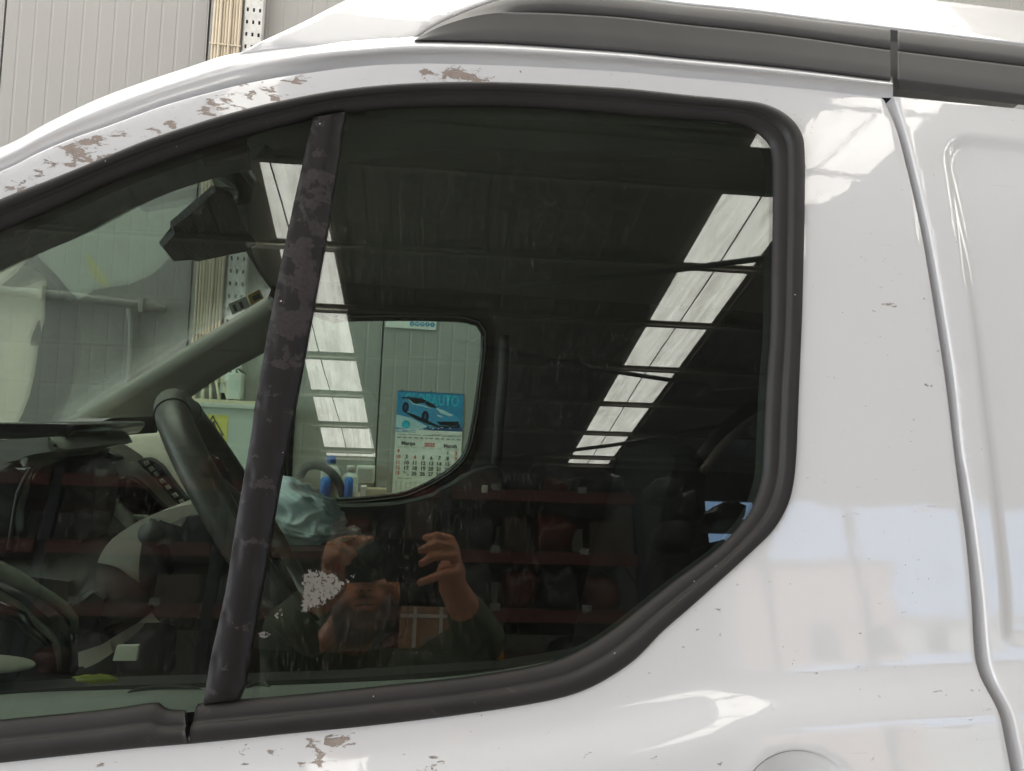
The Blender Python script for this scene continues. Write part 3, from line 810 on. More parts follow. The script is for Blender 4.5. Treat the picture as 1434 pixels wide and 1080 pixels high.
def seal_wear(V):
    d = np.hypot((V[:, 0] - _sw[0]) / .08, (V[:, 1] - _sw[1]) / .03); d2 = np.hypot((V[:, 0] - _sw2[0]) / .3, (V[:, 1] - _sw2[1]) / .03)
    return np.maximum(np.exp(-d ** 2), .5 * np.exp(-d2 ** 2))
seal(so_top, si_top, seal_wear)
o = seal([(x - .4, y) for x, y in so_l], [(x - .2, y) for x, y in si_l], seal_wear)
o['label'] = 'front piece of the belt seal with a notched end'

# division bar
BAR_L = [(438, 163), (412, 280), (386, 404), (358, 559), (351, 610), (331, 727), (315, 828), (295, 920), (284, 986)]
BAR_R = [(484, 154.5), (465, 280), (446, 391), (415, 559), (407, 600), (391.6, 677), (371.5, 794), (349, 920), (341, 965), (334, 981)]
bl, brr = crom(BAR_L, 9), crom(BAR_R, 9)
_bl, _br = UV(bl, .005), UV(brr, .005)
_bw = [(*uv(432, 290, 0), .03, .06, 1.0), (*uv(415, 420, 0), .03, .075, 1.0), (*uv(395, 590, 0), .02, .05, .45), (*uv(365, 640, 0), .02, .03, .4)]
def bar_h(P):
    d0, d1 = dist_to(P, _bl), dist_to(P, _br); t = d0 / (d0 + d1 + 1e-9)
    return np.interp(t, [0, .10, .13, .17, .5, .80, .84, .88, 1], [.005, .0062, .0045, .0068, .0078, .0068, .0045, .0058, .004])
def bar_wear(V):
    w = np.zeros(len(V))
    for cu, cv, a, b, s in _bw: w = np.maximum(w, s * np.exp(-(((V[:, 0] - cu) / a) ** 2 + ((V[:, 1] - cv) / b) ** 2)))
    return w
sheet('division_bar', UV(bl + brr[::-1], .005), [], bar_h, .004, M['bar'], van, lip=.008, edge=.001, attr=bar_wear)

# glass: two panes, 4 mm, tucked into the seals
def grow(pts, k):
    A = np.array(pts); c = A.mean(0); L = np.linalg.norm(A - c, axis=1)[:, None]
    return [tuple(p) for p in A + (A - c) / L * k]
def pane(name, pts, m, h0=0.0, t=.004):
    pts = UV(pts, 0)
    return prism(name, [W(a, b, h0) for a, b in pts], -N * t, m, van)
barmid = [((a[0] + b[0]) / 2, (a[1] + b[1]) / 2) for a, b in zip(crom(BAR_L, 40), crom(BAR_R, 40))]
mainp = [(461, 159), (317, 983)]
right_in = [p for p in crom(SEAL_IN_TOP, 9) if p[0] > 470 and p[1] < 800] + [p for p in crom(SEAL_IN_TOP, 9) if p[1] >= 800 and p[0] > 325]
o = pane('window_glass', grow([mainp[0]] + right_in + [mainp[1]], 9), M['glass']); o['label'] = 'large tinted window pane with dust streaks'
left_top = [p for p in crom(SEAL_IN_TOP, 12) if p[0] < 448 and p[1] < 460]
o = pane('quarter_glass', grow(left_top + [(447, 160), (303, 985)] + [(262, 1004)] + crom(SEAL_IN_LEFT, 12)[1:], 9), M['glass']); o['label'] = 'small tinted front quarter pane'

# sticker remains on the glass
def film_material():
    m, nt, b = new_mat('sticker_residue'); nd, lk = nt.nodes, nt.links
    tc = nd.new('ShaderNodeTexCoord').outputs['Object']
    lk.new(mixc(nt, noise_node(nt, tc, 300, 4), (.14, .135, .12), (.24, .23, .21)), b.inputs['Base Color'])
    b.inputs['Roughness'].default_value = .9
    at_ = nd.new('ShaderNodeAttribute'); at_.attribute_name = 'wear'
    s = math_node(nt, 'ADD', noise_node(nt, tc, 320, 5, .6, .3), at_.outputs['Fac'])
    lk.new(math_node(nt, 'MULTIPLY', ramp(nt, s, .47, .56), .9), b.inputs['Alpha']); return m
M['film'] = film_material()
tri = [(424, 797), (468, 800), (478, 812), (484, 812), (498, 801), (496, 808), (470, 836), (445, 852), (421, 860), (420, 845)]
T = UV(tri, .0006)
def film_wear(V):
    d = dist_to(V, T, True); return -.06 + .16 * sstep(0, .004, d)
sheet('sticker_residue', T, [], lambda P: np.full(len(P), .0004), .0016, M['film'], van, lip=.0003, edge=0, attr=film_wear)
for q in ([(361, 887), (372, 884), (380, 889), (370, 894), (362, 892)], [(384, 862), (389, 857), (392, 864), (388, 867)], [(391, 855), (394, 851), (396, 862), (393, 863)]):
    T = UV(q, .0006)
    sheet('sticker_residue', T, [], lambda P: np.full(len(P), .0004), .0012, M['film'], van, lip=.0003, edge=0, attr=lambda V: dist_to(V, T, True) * 0 + .06)

# ------------------------------------------------------------------ inside the cab
NEAR, FAR = .80, 2.12
# far side: body panel with door window and front quarter window
FWIN = [(424, 462), (470, 449), (530, 446.5), (600, 447), (648, 449), (668, 454), (677, 468), (677, 490), (672, 540), (665, 595), (656, 632), (640, 655), (610, 676), (570, 695), (540, 700), (500, 704), (440, 707), (400, 709)]
FQ = [(222, 585), (268, 541), (330, 508), (372, 486), (392, 478), (408, 473), (399, 540), (384, 640), (372, 712), (300, 712), (226, 712)]
fpan = [(-320, 1250), (-320, 860), (-180, 772), (60, 622), (205, 572), (300, 515), (372, 462), (395, 400), (760, 380), (1500, 380), (1500, 1250)]
def farW(u, v, h=0.0): return Vector((u, FAR + .05 - .17 * (v - 1.35) - h, v))
def fuv(pts, Y=FAR): return [(at(x, y, Y).x, at(x, y, Y).z) for x, y in pts]
def far_h(P):
    P = np.asarray(P)
    d = np.minimum(dist_to(P, fuv(FWIN), True), dist_to(P, fuv(FQ), True))
    return .035 * sstep(0, .05, d)
win_poly = fuv(crom(FWIN, 14, True)); q_poly = fuv(crom(FQ, 16, True))
sheet('far_door_panel', fuv(lin(fpan + [fpan[0]], 60)[:-1]), [win_poly, q_poly], far_h, .03, M['dark_trim'], van, lip=-.05, edge=0, world=farW)
for P in (win_poly, q_poly):
    A = np.array(P); c = A.mean(0); P2 = c + (A - c) * 1.03
    prism('far_glass', [farW(a, b, -.012) for a, b in P2], (0, .004, 0), M['glass_far'], van)
# rubber lip round the far window, pillar trim
lipc = [farW(a, b, .006) for a, b in win_poly] ; lipc.append(lipc[0])
tube('far_seal', lipc, .010, M['gloss_black'], van, 8)
tube('far_seal', [farW(*p, .006) for p in q_poly + q_poly[:1]], .008, M['gloss_black'], van, 8)
tube('pillar_trim', c3([at(706, 470, 2.0), at(705, 520, 2.0), at(700, 580, 2.0), at(695, 650, 2.02)], .03), .014, M['dark_trim'], van, 10)
box('belt_anchor', at(679, 685, 1.98), (.016, .012, .02), M['grey_trim'], van, .003)
slab('door_top_trim', [(440, 712), (500, 710), (560, 706), (620, 690), (648, 668), (700, 655), (700, 700), (640, 712), (560, 725), (440, 728)], 1.98, 2.06, M['dark_trim'], van, .008, curve=14)

# far A-pillar trim: a padded beam from the dash to the header
P0, P1 = [(92, 588), (240, 498), (360, 424), (388, 400)], [(220, 583), (300, 527), (372, 487), (415, 455)]
rows = []
for a, b, in zip(crom(P0, 12), crom(P1, 12 * .72)):
    A, B = at(*a, 2.02), at(*b, 2.05)
    rows.append([A + Vector((0, .05, 0)), A, A.lerp(B, .16) + Vector((0, -.012, .002)), A.lerp(B, .34) + Vector((0, -.018, 0)), A.lerp(B, .42) + Vector((0, -.012, 0)), A.lerp(B, .8) + Vector((0, .01, 0)), B + Vector((0, .02, 0)), B + Vector((0, .06, 0))])
k = len(rows[0]); vs = [p for r in rows for p in r]
fs = [(i * k + j, i * k + j + 1, (i + 1) * k + j + 1, (i + 1) * k + j) for i in range(len(rows) - 1) for j in range(k - 1)]
obj('far_pillar_trim', mesh_py('far_pillar_trim', vs, fs), M['pillar_trim'], van, True)
lathe('pillar_speaker', at(152, 628, 1.96), [(.0, .0), (.028, .0), (.03, -.004), (.026, -.008), (.02, -.004), (.002, -.004)], M['dark_trim'], van, axis=(0, -1, 0))

# windscreen: symmetric about the middle of the cab
A0, A1 = at(90, 590, 2.06), at(378, 404, 2.0)
MIDY = 1.45
def sym(p, y): return Vector((p.x, y, p.z))
wd = (A1 - A0)
wn = wd.cross(Vector((0, 1, 0))).normalized()
AM = at(330, 327, 1.12)
def on_screen(x, y):
    d = ray(x, y); return CAM + d * ((AM - CAM).dot(wn) / d.dot(wn))
lowc = A0 - wd * 1.6
ns = crom([(-330, 545), (-150, 458), (0, 379), (100, 335), (200, 284), (300, 250), (365, 237)], 26)
near_c = [at(x, y, .85) for x, y in ns]; K = len(near_c)
far_c = [lowc.lerp(A1, i / (K - 1)) for i in range(K)]
vs, fs = [], []
J = 10
for i in range(K):
    mid = (near_c[i] + far_c[i]) / 2 + Vector((-.06, 0, .025))
    for j in range(J + 1):
        t = j / J; vs.append(near_c[i] * (1 - t) ** 2 + mid * (2 * t * (1 - t)) + far_c[i] * t ** 2)
for i in range(K - 1):
    for j in range(J): fs.append((i * (J + 1) + j, i * (J + 1) + j + 1, (i + 1) * (J + 1) + j + 1, (i + 1) * (J + 1) + j))
n0 = len(vs); vs += [Vector(v) + wn * .004 for v in vs]; fs += [tuple(n0 + q for q in f[::-1]) for f in fs]
obj('windscreen', mesh_py('windscreen', vs, fs), M['screen_glass'], van, True)
def frit_material():
    m, nt, b = new_mat('printed_dot_band'); nd, lk = nt.nodes, nt.links
    tc = nd.new('ShaderNodeTexCoord').outputs['Object']
    v = nd.new('ShaderNodeTexVoronoi'); v.inputs['Scale'].default_value = 330; v.inputs['Randomness'].default_value = .0; lk.new(tc, v.inputs['Vector'])
    k = ramp(nt, v.outputs['Distance'], .25, .45)
    lk.new(mixc(nt, k, (.05, .055, .05), (.018, .02, .019)), b.inputs['Base Color']); b.inputs['Roughness'].default_value = .7
    return m
M['frit'] = frit_material()
frit = [(293, 252), (262, 280), (233, 304), (236, 313), (218, 333), (234, 353), (260, 350), (268, 354), (336, 341), (352, 330), (330, 300), (318, 262)]
off = wn * (.006 if wn.dot(CAM - A0) > 0 else -.006)
prism('frit_patch', [on_screen(x, y) + off for x, y in frit], off * 1.5, M['frit'], van, .0015)  # windscreen frit, built as a separate slab inside the glass
stk = [(318, 424), (343, 413), (349, 427), (324, 439)]; stk2 = [(345, 412), (362, 403), (368, 416), (350, 426)]
M['sticker_w'] = mat('white_sticker', (.62, .63, .58), .6); M['sticker_y'] = mat('yellow_sticker', (.62, .42, .08), .6, var=.4, scale=90)
M['ink'] = mat('black_ink', (.03, .03, .035), .6)
st = prism('inspection_sticker', [on_screen(x, y) + off * .5 for x, y in stk], off * .1, M['sticker_w'], van)
prism('inspection_sticker', [on_screen(x, y) + off * .5 for x, y in stk2], off * .1, M['sticker_y'], van)
for q in ([(323, 425), (327, 423), (331, 432), (327, 434)], [(332, 421), (336, 419), (340, 428), (336, 430)], [(351, 413), (361, 408), (364, 414), (354, 419)]):
    prism('sticker_print', [on_screen(x, y) + off * .75 for x, y in q], off * .05, M['ink'], van)

# header, headliner, near pillar trim
HL = A1.z + .015
def ceil_pt(x, y, z): 
    d = ray(x, y); return CAM + d * ((z - CAM.z) / d.z)
HEDGE = [(.80, 284, 226), (.90, 296, 250), (1.05, 310, 282), (1.25, 324, 314), (1.5, 341, 347), (1.75, 357, 374), (2.0, 374, 398), (2.14, 384, 412)]
HED = [(Y, at(x, y, Y)) for Y, x, y in HEDGE]
HX = lambda Y: float(np.interp(Y, [q[0] for q in HED], [q[1].x for q in HED]))
HZ = lambda Y: float(np.interp(Y, [q[0] for q in HED], [q[1].z for q in HED]))
HE = lambda Y: HL + .055 * (1 - (abs(Y - MIDY) / .68) ** 4)
vs, fs = [], []
nx, ny = 24, 16
for i in range(nx + 1):
    for j in range(ny + 1):
        Y = .80 + (2.12 - .80) * j / ny; x0 = HX(Y); X = x0 + (1.4 - x0) * (i / nx) ** 1.5
        f_ = float(sstep(0, .16, X - x0)); vs.append((X, Y, HZ(Y) * (1 - f_) + HE(Y) * f_))
for i in range(nx):
    for j in range(ny): fs.append((i * (ny + 1) + j, i * (ny + 1) + j + 1, (i + 1) * (ny + 1) + j + 1, (i + 1) * (ny + 1) + j))
n0 = len(vs)
for j in range(ny + 1):
    Y = .80 + 1.32 * j / ny; vs.append((HX(Y) - .012, Y, HZ(Y) + .03))
for j in range(ny): fs.append((j, j + 1, n0 + j + 1, n0 + j))
obj('headliner', mesh_py('headliner', vs, fs), M['headliner'], van, True)
prism('headliner_shell', [(max(HX(y) + .06, -.02 - .5 * max(0, y - .84)), y, HL + .062) for y in np.linspace(.84, 2.12, 10)] + [(1.4, 2.12, HL + .062), (1.4, .84, HL + .062)], (0, 0, .006), M['dark_trim'], van)
PN_LOW = [(-330, 545), (-150, 458), (0, 379), (100, 335), (200, 284), (300, 250), (360, 236)]
PN_UP = [(-330, 430), (-150, 345), (0, 275), (100, 232), (200, 195), (300, 165), (360, 150)]
rows = []
for a, b in zip(crom(PN_LOW, 14), crom(PN_UP, 14 * .955)):
    A, B = at(*a, .84), at(*b, .80)
    rows.append([A + Vector((0, .05, .02)), A, A.lerp(B, .35) + Vector((0, -.012, 0)), B, B + Vector((0, .05, .02))])
k = len(rows[0]); vs = [p for r in rows for p in r]
fs = [(i * k + j, i * k + j + 1, (i + 1) * k + j + 1, (i + 1) * k + j) for i in range(len(rows) - 1) for j in range(k - 1)]
obj('near_pillar_trim', mesh_py('near_pillar_trim', vs, fs), M['headliner'], van, True)
slab('near_roof_trim', [(350, 236), (372, 195), (480, 170), (620, 165), (780, 168), (1000, 180), (1100, 195), (1100, 120), (620, 95), (330, 130)], .80, .90, M['headliner'], van, .01)

# cab box: bulkhead behind the seats, floor, front
box('bulkhead', (1.02, 1.46, 1.25), (.03, 1.36, 1.3), M['dark_trim'], van)
box('cab_floor', (.2, 1.46, .66), (1.8, 1.36, .04), M['dark_trim'], van)
box('firewall', (-.95, 1.46, .95), (.04, 1.36, .6), M['dark_trim'], van)
# bonnet ahead of the screen keeps daylight out of the footwell
prism('bonnet', [(lowc.x + .02, .80, lowc.z - .03), (lowc.x + .02, 2.12, lowc.z - .03), (lowc.x - .9, 2.0, lowc.z - .28), (lowc.x - .9, .9, lowc.z - .28)], (0, 0, -.03), M['paint_clean'], van)

# dashboard
dash = [(-330, 700), (-150, 655), (0, 634), (60, 628), (96, 622), (112, 627), (122, 622), (130, 614), (143, 612), (157, 613), (172, 621), (188, 631), (204, 643), (220, 661), (236, 686), (252, 704), (272, 716), (262, 745), (215, 790), (120, 900), (-330, 1000)]
slab('dashboard', dash, 1.28, 1.66, M['grey_trim'], van, .018, curve=8)
slab('dash_pad', [(-330, 690), (-60, 645), (60, 628), (92, 620), (116, 628), (126, 650), (60, 760), (-330, 900)], 1.66, 2.02, M['grey_trim'], van, .02, curve=12)
slab('dash_pad', [(-330, 800), (-100, 800), (60, 810), (130, 830), (150, 900), (-330, 1000)], .90, 1.28, M['dark_trim'], van, .03, curve=14)
slab('dash_band', [(92, 629), (150, 633), (172, 642), (150, 648), (128, 646), (92, 640)], 1.272, 1.285, M['dark_trim'], van, .003, curve=6)
slab('centre_screen', [(143, 690), (150, 678), (164, 670), (180, 668), (196, 678), (216, 698), (240, 722), (242, 735), (228, 734), (200, 726), (160, 704)], 1.262, 1.285, M['gloss_black'], van, .003, curve=6)
slab('radio_panel', [(192, 646), (206, 641), (222, 650), (240, 674), (256, 694), (266, 706), (252, 708), (238, 694), (214, 668)], 1.264, 1.285, M['dark_trim'], van, .003, curve=6)
for (x, y) in [(200, 647), (207, 655), (214, 662), (222, 672), (230, 681), (240, 692), (249, 701)]:
    slab('button', [(x, y), (x + 5, y - 2), (x + 9, y + 3), (x + 4, y + 6)], 1.259, 1.266, M['grey_trim'], van, .0012)
slab('display', [(207, 645), (216, 647), (231, 665), (224, 666)], 1.260, 1.266, M['gloss_black'], van, .001)
slab('air_vent', [(136, 672), (148, 666), (156, 664), (160, 668), (157, 673), (144, 678), (137, 679)], 1.255, 1.285, M['silver'], van, .003, curve=4)
slab('dash_trim_strip', [(130, 686), (140, 683), (160, 704), (190, 722), (206, 733), (196, 742), (165, 722), (138, 702)], 1.258, 1.285, M['grey_trim'], van, .004, curve=7)
slab('console_side', [(124, 700), (137, 700), (164, 726), (186, 752), (176, 764), (150, 768), (122, 738), (118, 715)], 1.20, 1.27, M['pillar_trim'], van, .008, curve=9)
slab('green_lit_strip', [(184, 722), (203, 722), (221, 732), (213, 739)], 1.238, 1.250, M['pale'], van, .002)  # pale strip; the greenish light on it is put into its colour
# instrument binnacle
slab('binnacle_tray', [(-330, 596), (-60, 593.5), (96, 592), (103, 595), (103, 600), (96, 610), (88, 614), (-60, 616), (-330, 620)], 1.0, 1.26, M['gloss_black'], van, .004)
slab('binnacle_hood', [(-330, 640), (-60, 624), (0, 618), (40, 614), (74, 613), (80, 619), (86, 630), (72, 633), (48, 636), (22, 645), (-10, 662), (-330, 740)], .97, 1.22, M['pillar_trim'], van, .012, curve=8)
slab('cluster_panel', [(44, 668), (66, 652), (92, 645), (118, 646), (132, 655), (135, 672), (131, 712), (119, 752), (90, 778), (40, 792), (30, 740)], 1.10, 1.18, M['dark_trim'], van, .008, curve=9)
slab('cluster_lens', [(-330, 690), (-40, 664), (20, 655), (42, 655), (34, 676), (22, 715), (14, 770), (-60, 800), (-330, 800)], .955, .975, M['gloss_black'], van, .008, curve=10)
tube('cluster_bezel', c3([at(43, 655, .952), at(33, 672, .952), at(25, 690, .952), at(20, 715, .952), at(12, 770, .952)], .02), .0022, M['dark_trim'], van)
# column shroud, stalk
def blob(name, c, r, m, parent, disp=None, sub=4, rot=None):
    bm = bmesh.new(); bmesh.ops.create_icosphere(bm, subdivisions=sub, radius=1)
    for v in bm.verts:
        p = v.co.copy(); s = disp(p) if disp else 1.0
        q = Vector((p.x * r[0], p.y * r[1], p.z * r[2])) * s
        if rot is not None: q = rot @ q
        v.co = Vector(c) + q
    return obj(name, from_bm(name, bm), m, parent, True)
slab('column_shroud', [(134, 812), (138, 784), (152, 760), (176, 741), (206, 724), (240, 712), (280, 706), (318, 716), (330, 745), (318, 800), (280, 850), (220, 872), (150, 860)], 1.00, 1.16, M['grey_trim'], van, .035, curve=8)
slab('knee_panel', [(60, 850), (104, 836), (138, 800), (150, 840), (170, 900), (100, 940), (40, 900)], 1.02, 1.12, M['grey_trim'], van, .015, curve=10)
slab('column_face', [(206, 728), (222, 742), (262, 724), (330, 735), (330, 860), (240, 880), (196, 820)], .985, 1.02, M['dark_trim'], van, .01, curve=9)
tube('stalk', [at(240, 800, .99), at(215, 748, .93)], [.006, .010], M['dark_trim'], van)
lathe('stalk_knob', at(216, 748, .925), [(.0, 0), (.013, .0), (.015, .006), (.013, .016), (.0, .02)], M['dark_trim'], van, axis=(0, -1, .2))
# steering wheel
wc = at(344, 730, 1.10); tilt = math.radians(33); YR = Matrix.Rotation(math.radians(9), 3, 'Z')
wn_ = YR @ Vector((math.cos(tilt), 0, math.sin(tilt))); wu = YR @ Vector((-math.sin(tilt), 0, math.cos(tilt))); wv = YR @ Vector((0, 1, 0))
RW = .185
rim = [wc + (wu * math.cos(a) + wv * math.sin(a)) * RW for a in np.linspace(0, 2 * PI, 73)]
sw = obj('steering_wheel', tube_mesh('steering_wheel', rim, .0205, 16, False), M['leather'], van, True)
def at_rim(a, r=RW): return wc + (wu * math.cos(a) + wv * math.sin(a)) * r
for a in (-.42, .42):
    b = [at_rim(a) + (wn_ * math.cos(t) + (at_rim(a) - wc).normalized() * math.sin(t)) * .0210 for t in np.linspace(0, 2 * PI, 25)]
    o = obj('rim_stitching', tube_mesh('rim_stitching', b, .0012, 6, False), M['gloss_black'], None, True); o.parent = sw
o = blob('wheel_hub', wc - wn_ * .015, (.03, .085, .085), M['dark_trim'], None, None, 3, Matrix((wn_, wv, wu)).transposed()); o.parent = sw
for a in (PI / 2, -PI / 2, PI):
    o = obj('spoke', tube_mesh('spoke', [at_rim(a, .06) - wn_ * .015, at_rim(a, .12) - wn_ * .01, at_rim(a, RW - .005)], [.03, .022, .016], 10), M['dark_trim'], None, True); o.parent = sw
# seats (dark, behind the driver's window)
M['seat'] = mat('black_seat_cloth', (.012, .012, .012), .95, var=.3, scale=40)
def seat(y):
    slab_pts = [(.42, .72), (.50, .70), (.60, 1.05), (.66, 1.42), (.62, 1.46), (.57, 1.44), (.50, 1.10)]
    s = prism('seat_back', [(x, y - .22, z) for x, z in slab_pts], (0, .44, 0), M['seat'], van, .03, True)
    c = prism('seat_cushion', [(x, y - .23, z) for x, z in ((-.02, .84), (0, .90), (.40, .86), (.46, .80), (.44, .70), (0, .72))], (0, .46, 0), M['seat'], van, .03, True)
seat(1.82)
box('seat_box', (.2, 1.82, .68), (.5, .4, .06), M['dark_trim'], van)
slab('centre_console', [(330, 790), (420, 772), (520, 790), (560, 900), (330, 900)], 1.35, 1.6, M['dark_trim'], van, .02, curve=14)
# near door: inner trim shapes, sill ledge
def strip(name, pts, r, m):
    p = c3(pts, .012); n = len(p)
    tube(name, p, [r * (1 if i < n * .6 else 1 - .75 * (i - n * .6) / (n * .4)) for i in range(n)], m, van, 10)
strip('door_trim', [at(-250, 735, .82), at(-100, 762, .82), at(0, 800, .82), at(50, 826, .82), at(88, 848, .82), at(104, 866, .82), at(104, 886, .82)], .009, M['door_trim'])
strip('door_trim', [at(-250, 800, .81), at(-100, 812, .81), at(0, 838, .81), at(50, 872, .81), at(78, 900, .81), at(84, 940, .81)], .006, M['door_trim'])
slab('door_panel', [(-200, 812), (0, 822), (50, 850), (85, 885), (98, 915), (98, 945), (60, 970), (-200, 990)], .825, .845, M['dark_trim'], van, .006, curve=14)
strip('door_pull', [at(-200, 838, .79), at(0, 852, .79), at(40, 880, .79), at(70, 904, .79)], .008, M['gloss_black'])
blob('trim_highlight', at(-30, 930, .79), (.05, .009, .009), M['grey_trim'], van)  # pale solid blob standing in for a highlight on the door trim
slab('door_card', [(-320, 985), (110, 962), (300, 956), (480, 950), (700, 936), (800, 920), (1000, 860), (1100, 800), (1100, 1250), (-320, 1250)], .775, .80, M['dark_trim'], van, .004)
# ledge along the bottom of the glass
lt = [(-260, 998), (0, 973), (130, 967), (290, 963), (480, 956), (700, 944), (800, 925)]
rows = []
for x, y in crom(lt, 30):
    a = at(x, y, .735); d = W(*uv(x, interp([(-320, 1060), (-130, 1032), (0, 1018), (268, 1000), (400, 984), (634, 962), (800, 928)], x), 0), -.008)
    rows.append([d, d.lerp(a, .5) + Vector((0, 0, .004)), a, a + Vector((0, .02, -.03))])
k = 4; vs = [p for r in rows for p in r]
fs = [(i * k + j, i * k + j + 1, (i + 1) * k + j + 1, (i + 1) * k + j) for i in range(len(rows) - 1) for j in range(k - 1)]
obj('sill_ledge', mesh_py('sill_ledge', vs, fs), M['sill'], van, True)
for (x0, x1, y) in ((180, 285, 974), (345, 376, 968)):
    c = at((x0 + x1) / 2, y, .722); rx = (at(x1, y, .722) - at(x0, y, .722)).length / 2
    tube('ledge_ring', [c + Vector((rx * math.cos(a), .010 * math.sin(a), .003 * math.sin(a) + .001)) for a in np.linspace(0, 2 * PI, 33)], .0018, M['dark_trim'], van, 8)
slab('door_label', [(163, 905), (194, 904), (190, 926), (157, 926)], .768, .774, M['grey_trim'], van, .001)
M['yellow'] = mat('yellow_plastic', (.22, .24, .015), .5)
blob('yellow_tag', at(136, 951, .765), (.018, .004, .004), M['yellow'], van, lambda p: 1 + .5 * noise.noise(p * 3), 3)

# ================================================================== THINGS ROUND THE VAN
# blue-green cloth on the passenger side
M['cloth'] = mat('pale_blue_cloth', (.64, .80, .84), .85, var=.10, scale=40, bump=.0004, bscale=400, sheen=.3)
def cloth():
    bm = bmesh.new(); bmesh.ops.create_icosphere(bm, subdivisions=6, radius=1)
    c = at(412, 734, 1.50); s = 1.5 / F_PX
    for v in bm.verts:
        p = v.co.copy(); x, y, z = p
        r = 1 + .10 * noise.noise(p * 1.6)
        w = p + Vector((noise.noise(p * 1.3 + Vector((3, 1, 7))), noise.noise(p * 1.5 + Vector((9, 2, 0))), noise.noise(p * 1.4 + Vector((1, 8, 4))))) * .55
        f = 0
        for (d, fr, am, ph) in (((.8, .2, .6), 5.5, .055, .3), ((-.3, .4, .9), 8, .045, 1.1), ((.6, -.5, .4), 12, .028, 2.0), ((.1, .3, -.9), 17, .022, .7), ((.9, .3, .1), 26, .013, .4), ((.2, -.6, .7), 37, .008, 1.9)):
            f += am * (1 - abs(math.sin(w.dot(Vector(d)) * fr + ph)) ** .75 * 2)
        r += f
        X = x * (78 if x > 0 else 98) * r; Z = z * 64 * r
        # lopsided heap: higher left shoulder, long right toe, tail hanging lower left
        Z += -12 * max(0, x) * (1 + z) + 10 * max(0, -x) * (z > 0)
        if z < 0: X += 26 * z * (1 if x < .2 else .1) + (8 * x); Z *= 1.12 if x < 0 else .62
        v.co = c + RIGHT * (X * s) + UP * (Z * s) + Vector((0, 1, 0)) * (y * .10 * r)
    return from_bm('cloth', bm)
o = obj('cloth', cloth(), M['cloth'], None, True); tag(o, 'crumpled pale blue cloth heaped on the passenger side of the cab', 'cloth')
M['tissue'] = mat('white_crumpled_paper', (.65, .58, .56), .8, var=.2, scale=60)
o = blob('paper_ball', at(493, 746, 1.48), (.016, .014, .012), M['tissue'], None, lambda p: 1 + .35 * noise.noise(p * 4), 4); tag(o, 'small white crumpled paper at the tip of the blue cloth', 'paper')

# calendar on the wall
M['paper'] = mat('calendar_paper', (.74, .75, .72), .7, var=.04)
M['cal_blue'] = mat('calendar_bright_blue', (.035, .25, .48), .45, var=.35, scale=14)
M['cal_deep'] = mat('calendar_deep_blue', (.02, .08, .22), .45, var=.5, scale=40)
M['cal_cyan'] = mat('calendar_cyan', (.03, .45, .62), .45)
M['cal_car'] = mat('calendar_car_blue', (.06, .30, .55), .4, var=.25, scale=30)
M['cal_light'] = mat('calendar_highlight', (.45, .62, .70), .4)
M['cal_black'] = mat('calendar_black', (.012, .014, .018), .4)
M['cal_red'] = mat('calendar_red', (.55, .07, .07), .6)
M['cal_text'] = mat('calendar_text', (.05, .055, .06), .6)
M['cal_grey'] = mat('calendar_grey', (.34, .36, .36), .6)
cal_o = at(557, 547, WALL_Y); cw = (at(650, 549, WALL_Y) - cal_o).x
CALY = WALL_Y - .006
cal = thing('calendar', 'wall calendar with a blue car picture above the March page', 'calendar', None, (cal_o.x, CALY, cal_o.z - .55))
SLOPE = .0
def cp(x, z, d): return Vector((cal_o.x + x * cw, CALY - d, cal_o.z - z * cw))
def cpoly(name, pts, d, m, t=.0004): return prism(name, [cp(x, z, d) for x, z in pts], (0, t, 0), m, cal)
def text_mesh(s, size, align='CENTER', bold=0.0):
    cu = bpy.data.curves.new('t', 'FONT'); cu.body = s; cu.size = size; cu.align_x = align; cu.align_y = 'CENTER'; cu.offset = bold; cu.resolution_u = 3
    o = bpy.data.objects.new('t', cu); COL.objects.link(o)
    dg = bpy.context.evaluated_depsgraph_get()
    me = bpy.data.meshes.new_from_object(o.evaluated_get(dg)); COL.objects.unlink(o); bpy.data.objects.remove(o); bpy.data.curves.remove(cu)
    return me
def text(name, s, p, size, m, parent, align='CENTER', bold=0.0, sx=1.0):
    me = text_mesh(s, size, align, bold); me.materials.clear()
    me.transform(Matrix.Translation(Vector(p)) @ Matrix.Rotation(PI / 2, 4, 'X') @ Matrix.Diagonal((sx, 1, 1, 1)))
    return obj(name, me, m, parent)
def ctext(s, x, z, size, m='cal_text', bold=.0, sx=1.0, align='CENTER'):
    return text('lettering', s, cp(x, z, .0022), size * cw, M[m], cal, align, bold * cw, sx)
cpoly('backboard', [(0, 0), (1, 0), (1, 1.95), (0, 1.95)], .0, M['paper'], .003)
cpoly('picture', [(0, 0), (1, 0), (1, .60), (0, .60)], .0006, M['cal_blue'])
cpoly('picture_edge', [(0, 0), (1, 0), (1, .012), (0, .012)], .0010, M['cal_deep'])
cpoly('picture_sea', [(0, .42), (.1, .38), (.35, .50), (.6, .54), (1, .50), (1, .60), (.42, .60), (0, .55)], .0010, M['cal_deep'])
cpoly('picture_road', [(0, .36), (.22, .40), (.48, .52), (.3, .60), (0, .55)], .0012, M['cal_light'])
cpoly('car_shadow', [(.08, .30), (.30, .42), (.62, .53), (.95, .52), (.97, .47), (.6, .42), (.2, .27)], .0013, M['cal_black'])
cpoly('car_body', [(.06, .24), (.08, .14), (.14, .11), (.24, .09), (.36, .10), (.47, .14), (.60, .21), (.76, .27), (.90, .34), (.95, .40), (.95, .47), (.85, .50), (.66, .50), (.54, .46), (.40, .40), (.24, .34), (.10, .31)], .0016, M['cal_car'])
